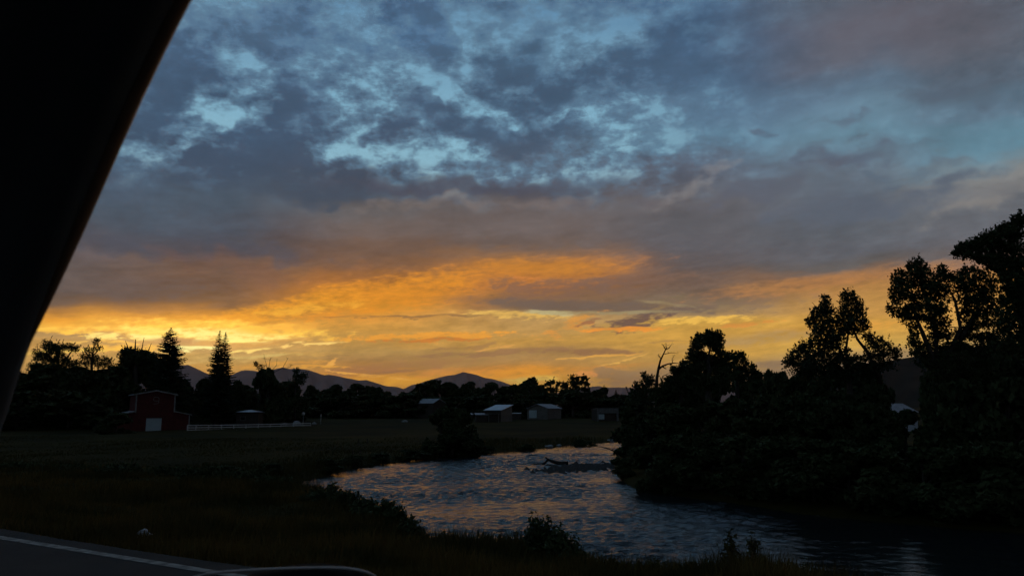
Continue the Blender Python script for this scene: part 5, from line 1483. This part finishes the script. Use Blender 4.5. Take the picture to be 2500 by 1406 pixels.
# grass on the verge, thinned with distance
rr = np.random.default_rng(77)
N = 230000
dd = 5.6 + 36 * rr.uniform(size=N) ** 1.7
xx = rr.uniform(-.72, .72, size=N) * dd
ok = (xx * ROAD_N[0] + dd * ROAD_N[1] > EDGE_S + .12 + .5 * np.abs(rr.normal(size=N)) * rr.uniform(size=N)) & (outside(NEAR_LAND, xx, dd) < .8)
xx, dd = xx[ok], dd[ok]
zz = ground_z(xx, dd)
sv = xx * ROAD_N[0] + dd * ROAD_N[1]
patch = lumps(xx * 1.3, dd * 1.3, 1.6)
hh = (.09 + .10 * np.clip((sv - EDGE_S) / 3, 0, 1)) * rr.uniform(.45, 1.4, size=len(xx)) * np.clip(1 + .7 * patch, .4, 1.8)
a = rr.uniform(0, 6.28, size=len(xx))
wd = .0060 + .00055 * dd
lx, ly = rr.normal(size=len(xx)) * .35 * hh, rr.normal(size=len(xx)) * .35 * hh
gv = np.empty((len(xx), 3, 3))
gv[:, 0] = np.stack([xx - np.cos(a) * wd, dd - np.sin(a) * wd, zz - .03], -1)
gv[:, 1] = np.stack([xx + np.cos(a) * wd, dd + np.sin(a) * wd, zz - .03], -1)
gv[:, 2] = np.stack([xx + lx, dd + ly, zz + hh], -1)
tag(link('grass', mesh_np('grass', gv.reshape(-1, 3), np.arange(len(xx) * 3).reshape(-1, 3), M_VERGE)), 'rough dry grass and weeds on the verge between road and river', 'grass', None, 'stuff')

# tall grass and sedge along the far bank edge and in the meadow
N = 60000
dd = 45 + 95 * rr.uniform(size=N) ** 1.2
xx = rr.uniform(-.66, .18, size=N) * dd
ok = outside(LEFT_LAND, xx, dd) < .4
xx, dd = xx[ok], dd[ok]
zz = ground_z(xx, dd)
edge = np.exp(outside(LEFT_LAND, xx, dd) / 5.0)
hh = (.16 + .45 * np.clip(edge, 0, 1)) * rr.uniform(.5, 1.4, size=len(xx)) * np.clip(1 + lumps(xx, dd, 6.0), .4, 2)
a = rr.uniform(0, 6.28, size=len(xx))
wd = .05
gv = np.empty((len(xx), 3, 3))
gv[:, 0] = np.stack([xx - np.cos(a) * wd, dd - np.sin(a) * wd, zz - .05], -1)
gv[:, 1] = np.stack([xx + np.cos(a) * wd, dd + np.sin(a) * wd, zz - .05], -1)
gv[:, 2] = np.stack([xx + rr.normal(size=len(xx)) * .15, dd, zz + hh], -1)
tag(link('meadow_grass', mesh_np('meadow_grass', gv.reshape(-1, 3), np.arange(len(xx) * 3).reshape(-1, 3), M_GRASS)), 'dark meadow grass on the far bank down to the river edge', 'grass', None, 'stuff')

# ------------------------------------------------------------------ the car the picture is taken from
M_TRIM = material('sunset_glow_trim', (0.55, 0.32, 0.18), 0.4, 0.5, tones=(0.46, 0.26, 0.145), scale=30)  # sunset glow on the pillar edge, put into the trim's colour
M_INNER = material('charcoal_pillar_lining', (0.15, 0.165, 0.175), 0.9, 0.1, bump=0.0006, bump_scale=900)
M_BLACKPAINT = material('glossy_black_car_paint', (0.006, 0.006, 0.007), 0.12, 0.6)
M_HIGHLIGHT = material('painted_edge_highlight', (0.62, 0.56, 0.50), 0.35, 0.6)  # pale tone for the painted highlight on the mirror's top edge
M_MATTE = material('matte_black_plastic', (0.004, 0.004, 0.004), 0.9, 0.05)
car = thing('car', 'dark car the view is taken from, windscreen pillar at left and door mirror top below', 'car', (0, 0, 0))
EDGE = [(580, -190, .38), (522, -95, .395), (467, 0, .41), (410, 112, .43), (355, 227, .45), (311, 325, .47), (261, 441, .49), (216, 547, .51), (179, 633, .525), (148, 706, .54), (116, 782, .55), (95, 839, .56), (70, 905, .57), (40, 1000, .59), (2, 1105, .61), (-50, 1240, .63), (-110, 1400, .65)]
pts = np.array([at(x, y, d) for x, y, d in EDGE])
prof = [(-.006, .030), (-.006, .012), (-.010, .002), (-.022, -.006), (-.045, -.012), (-.062, -.008), (-.085, -.016), (-.12, -.006), (-.18, .03), (-.34, .10), (-.34, .16), (-.06, .08)]
pv, pf = [], []
n = len(prof)
for p in pts:
    away = np.array((p[0], p[1], p[2] - CAM_Z)) / p[1]
    for x, y in prof:
        pv.append(tuple(p + away * y + np.array((x, 0, 0))))
for i in range(len(pts) - 1):
    for k in range(n):
        a0, b0 = i * n + k, i * n + (k + 1) % n
        pf.append((a0, b0, b0 + n, a0 + n))
pil = link('windscreen_pillar', mesh_np('windscreen_pillar', np.array(pv), np.array(pf), M_INNER, smooth=True), car)
MB().tube([p + np.array((p[0], p[1], p[2] - CAM_Z)) / p[1] * .010 + np.array((-.0074, 0, 0)) for p in pts[:12]], [.0062] * 6 + [.006, .0056, .005, .0042, .003, .0012], 10).build('window_trim', M_TRIM, pil, smooth=True)  # strip thins out downwards where the painted glow fades
rf = MB()
xs = np.linspace(-.75, 1.5, 12)
bm = bmesh.new()
for (y0, y1, z0, z1, nm, mt) in ((-1.25, .36, 1.665, 1.70, 'roof', M_INNER),):
    MB().box(-.62, 1.7, y0, y1, z0, z1).build(nm, mt, car)  # unseen car roof, added to keep sky light off the pillar
bm.free()
MB().box(-.9, 1.5, .40, .50, .32, .93).build('door', M_BLACKPAINT, car)
# door mirror: a rounded matte housing on a short arm
md = .84
mc = at(700, 1472, md)
bm = bmesh.new()
bmesh.ops.create_uvsphere(bm, u_segments=64, v_segments=40, radius=1.0)
um = wpp(md)


def spow(v, e):
    return math.copysign(abs(v) ** e, v)


for v in bm.verts:
    x, y, z = v.co
    r = math.hypot(x, y)
    cx, cy = (x / r, y / r) if r > 1e-6 else (0, 0)
    rr_ = spow(min(1, r), .62)
    zz_ = spow(z, .78)
    X = spow(cx, .8) * rr_ * 212 * um
    Y = spow(cy, .8) * rr_ * .055
    Z = zz_ * 87 * um
    Z -= .010 * ((.05 - X) / .09) ** 2 * (1 if X < .05 else .3)
    v.co = (X, Y, Z)
me = bpy.data.meshes.new('door_mirror')
bm.to_mesh(me); bm.free()
me.polygons.foreach_set('use_smooth', [True] * len(me.polygons))
me.materials.append(M_MATTE)
mir = link('door_mirror', me, car, mc, math.radians(-8))
MB().tube([at(x, y, md - .02) for x, y in ((470, 1408), (505, 1400.5), (560, 1394.5), (640, 1389.5), (720, 1386.5), (800, 1385), (840, 1386.5), (870, 1390), (895, 1396), (915, 1405), (925, 1413))], [.0008, .0013, .0015, .0015, .0015, .0015, .0015, .0015, .0014, .001, .0007], 8).build('mirror_highlight', M_HIGHLIGHT, mir, smooth=True)  # thin pale tube that stands in for the highlight along the housing edge
bpy.context.view_layer.update()
mir.children[0].matrix_parent_inverse = mir.matrix_world.inverted()
MB().tube([mc + np.array((0.02, 0, -.03)), (mc + np.array((.03, -.35, -.14)))], [.03, .035], 8).build('mirror_arm', M_BLACKPAINT, car, smooth=True)

# ------------------------------------------------------------------ evening haze: an even, thin air over the whole valley
HZ = bpy.data.materials.new('thin_evening_haze')
HZ.use_nodes = True
nt = HZ.node_tree
nt.nodes.clear()
pv_ = nt.nodes.new('ShaderNodeVolumePrincipled')
pv_.inputs['Color'].default_value = (0.98, 0.68, 0.62, 1)
pv_.inputs['Density'].default_value = HAZE_DENSITY
pv_.inputs['Anisotropy'].default_value = 0.5
mo = nt.nodes.new('ShaderNodeOutputMaterial')
nt.links.new(pv_.outputs[0], mo.inputs['Volume'])
B = 64000.0
o = MB().box(-B, B, -B, B, WATER_Z - 2.2, 1150.0).build('haze', HZ)
tag(o, 'thin evening haze lying over the valley', 'haze', None, 'stuff')
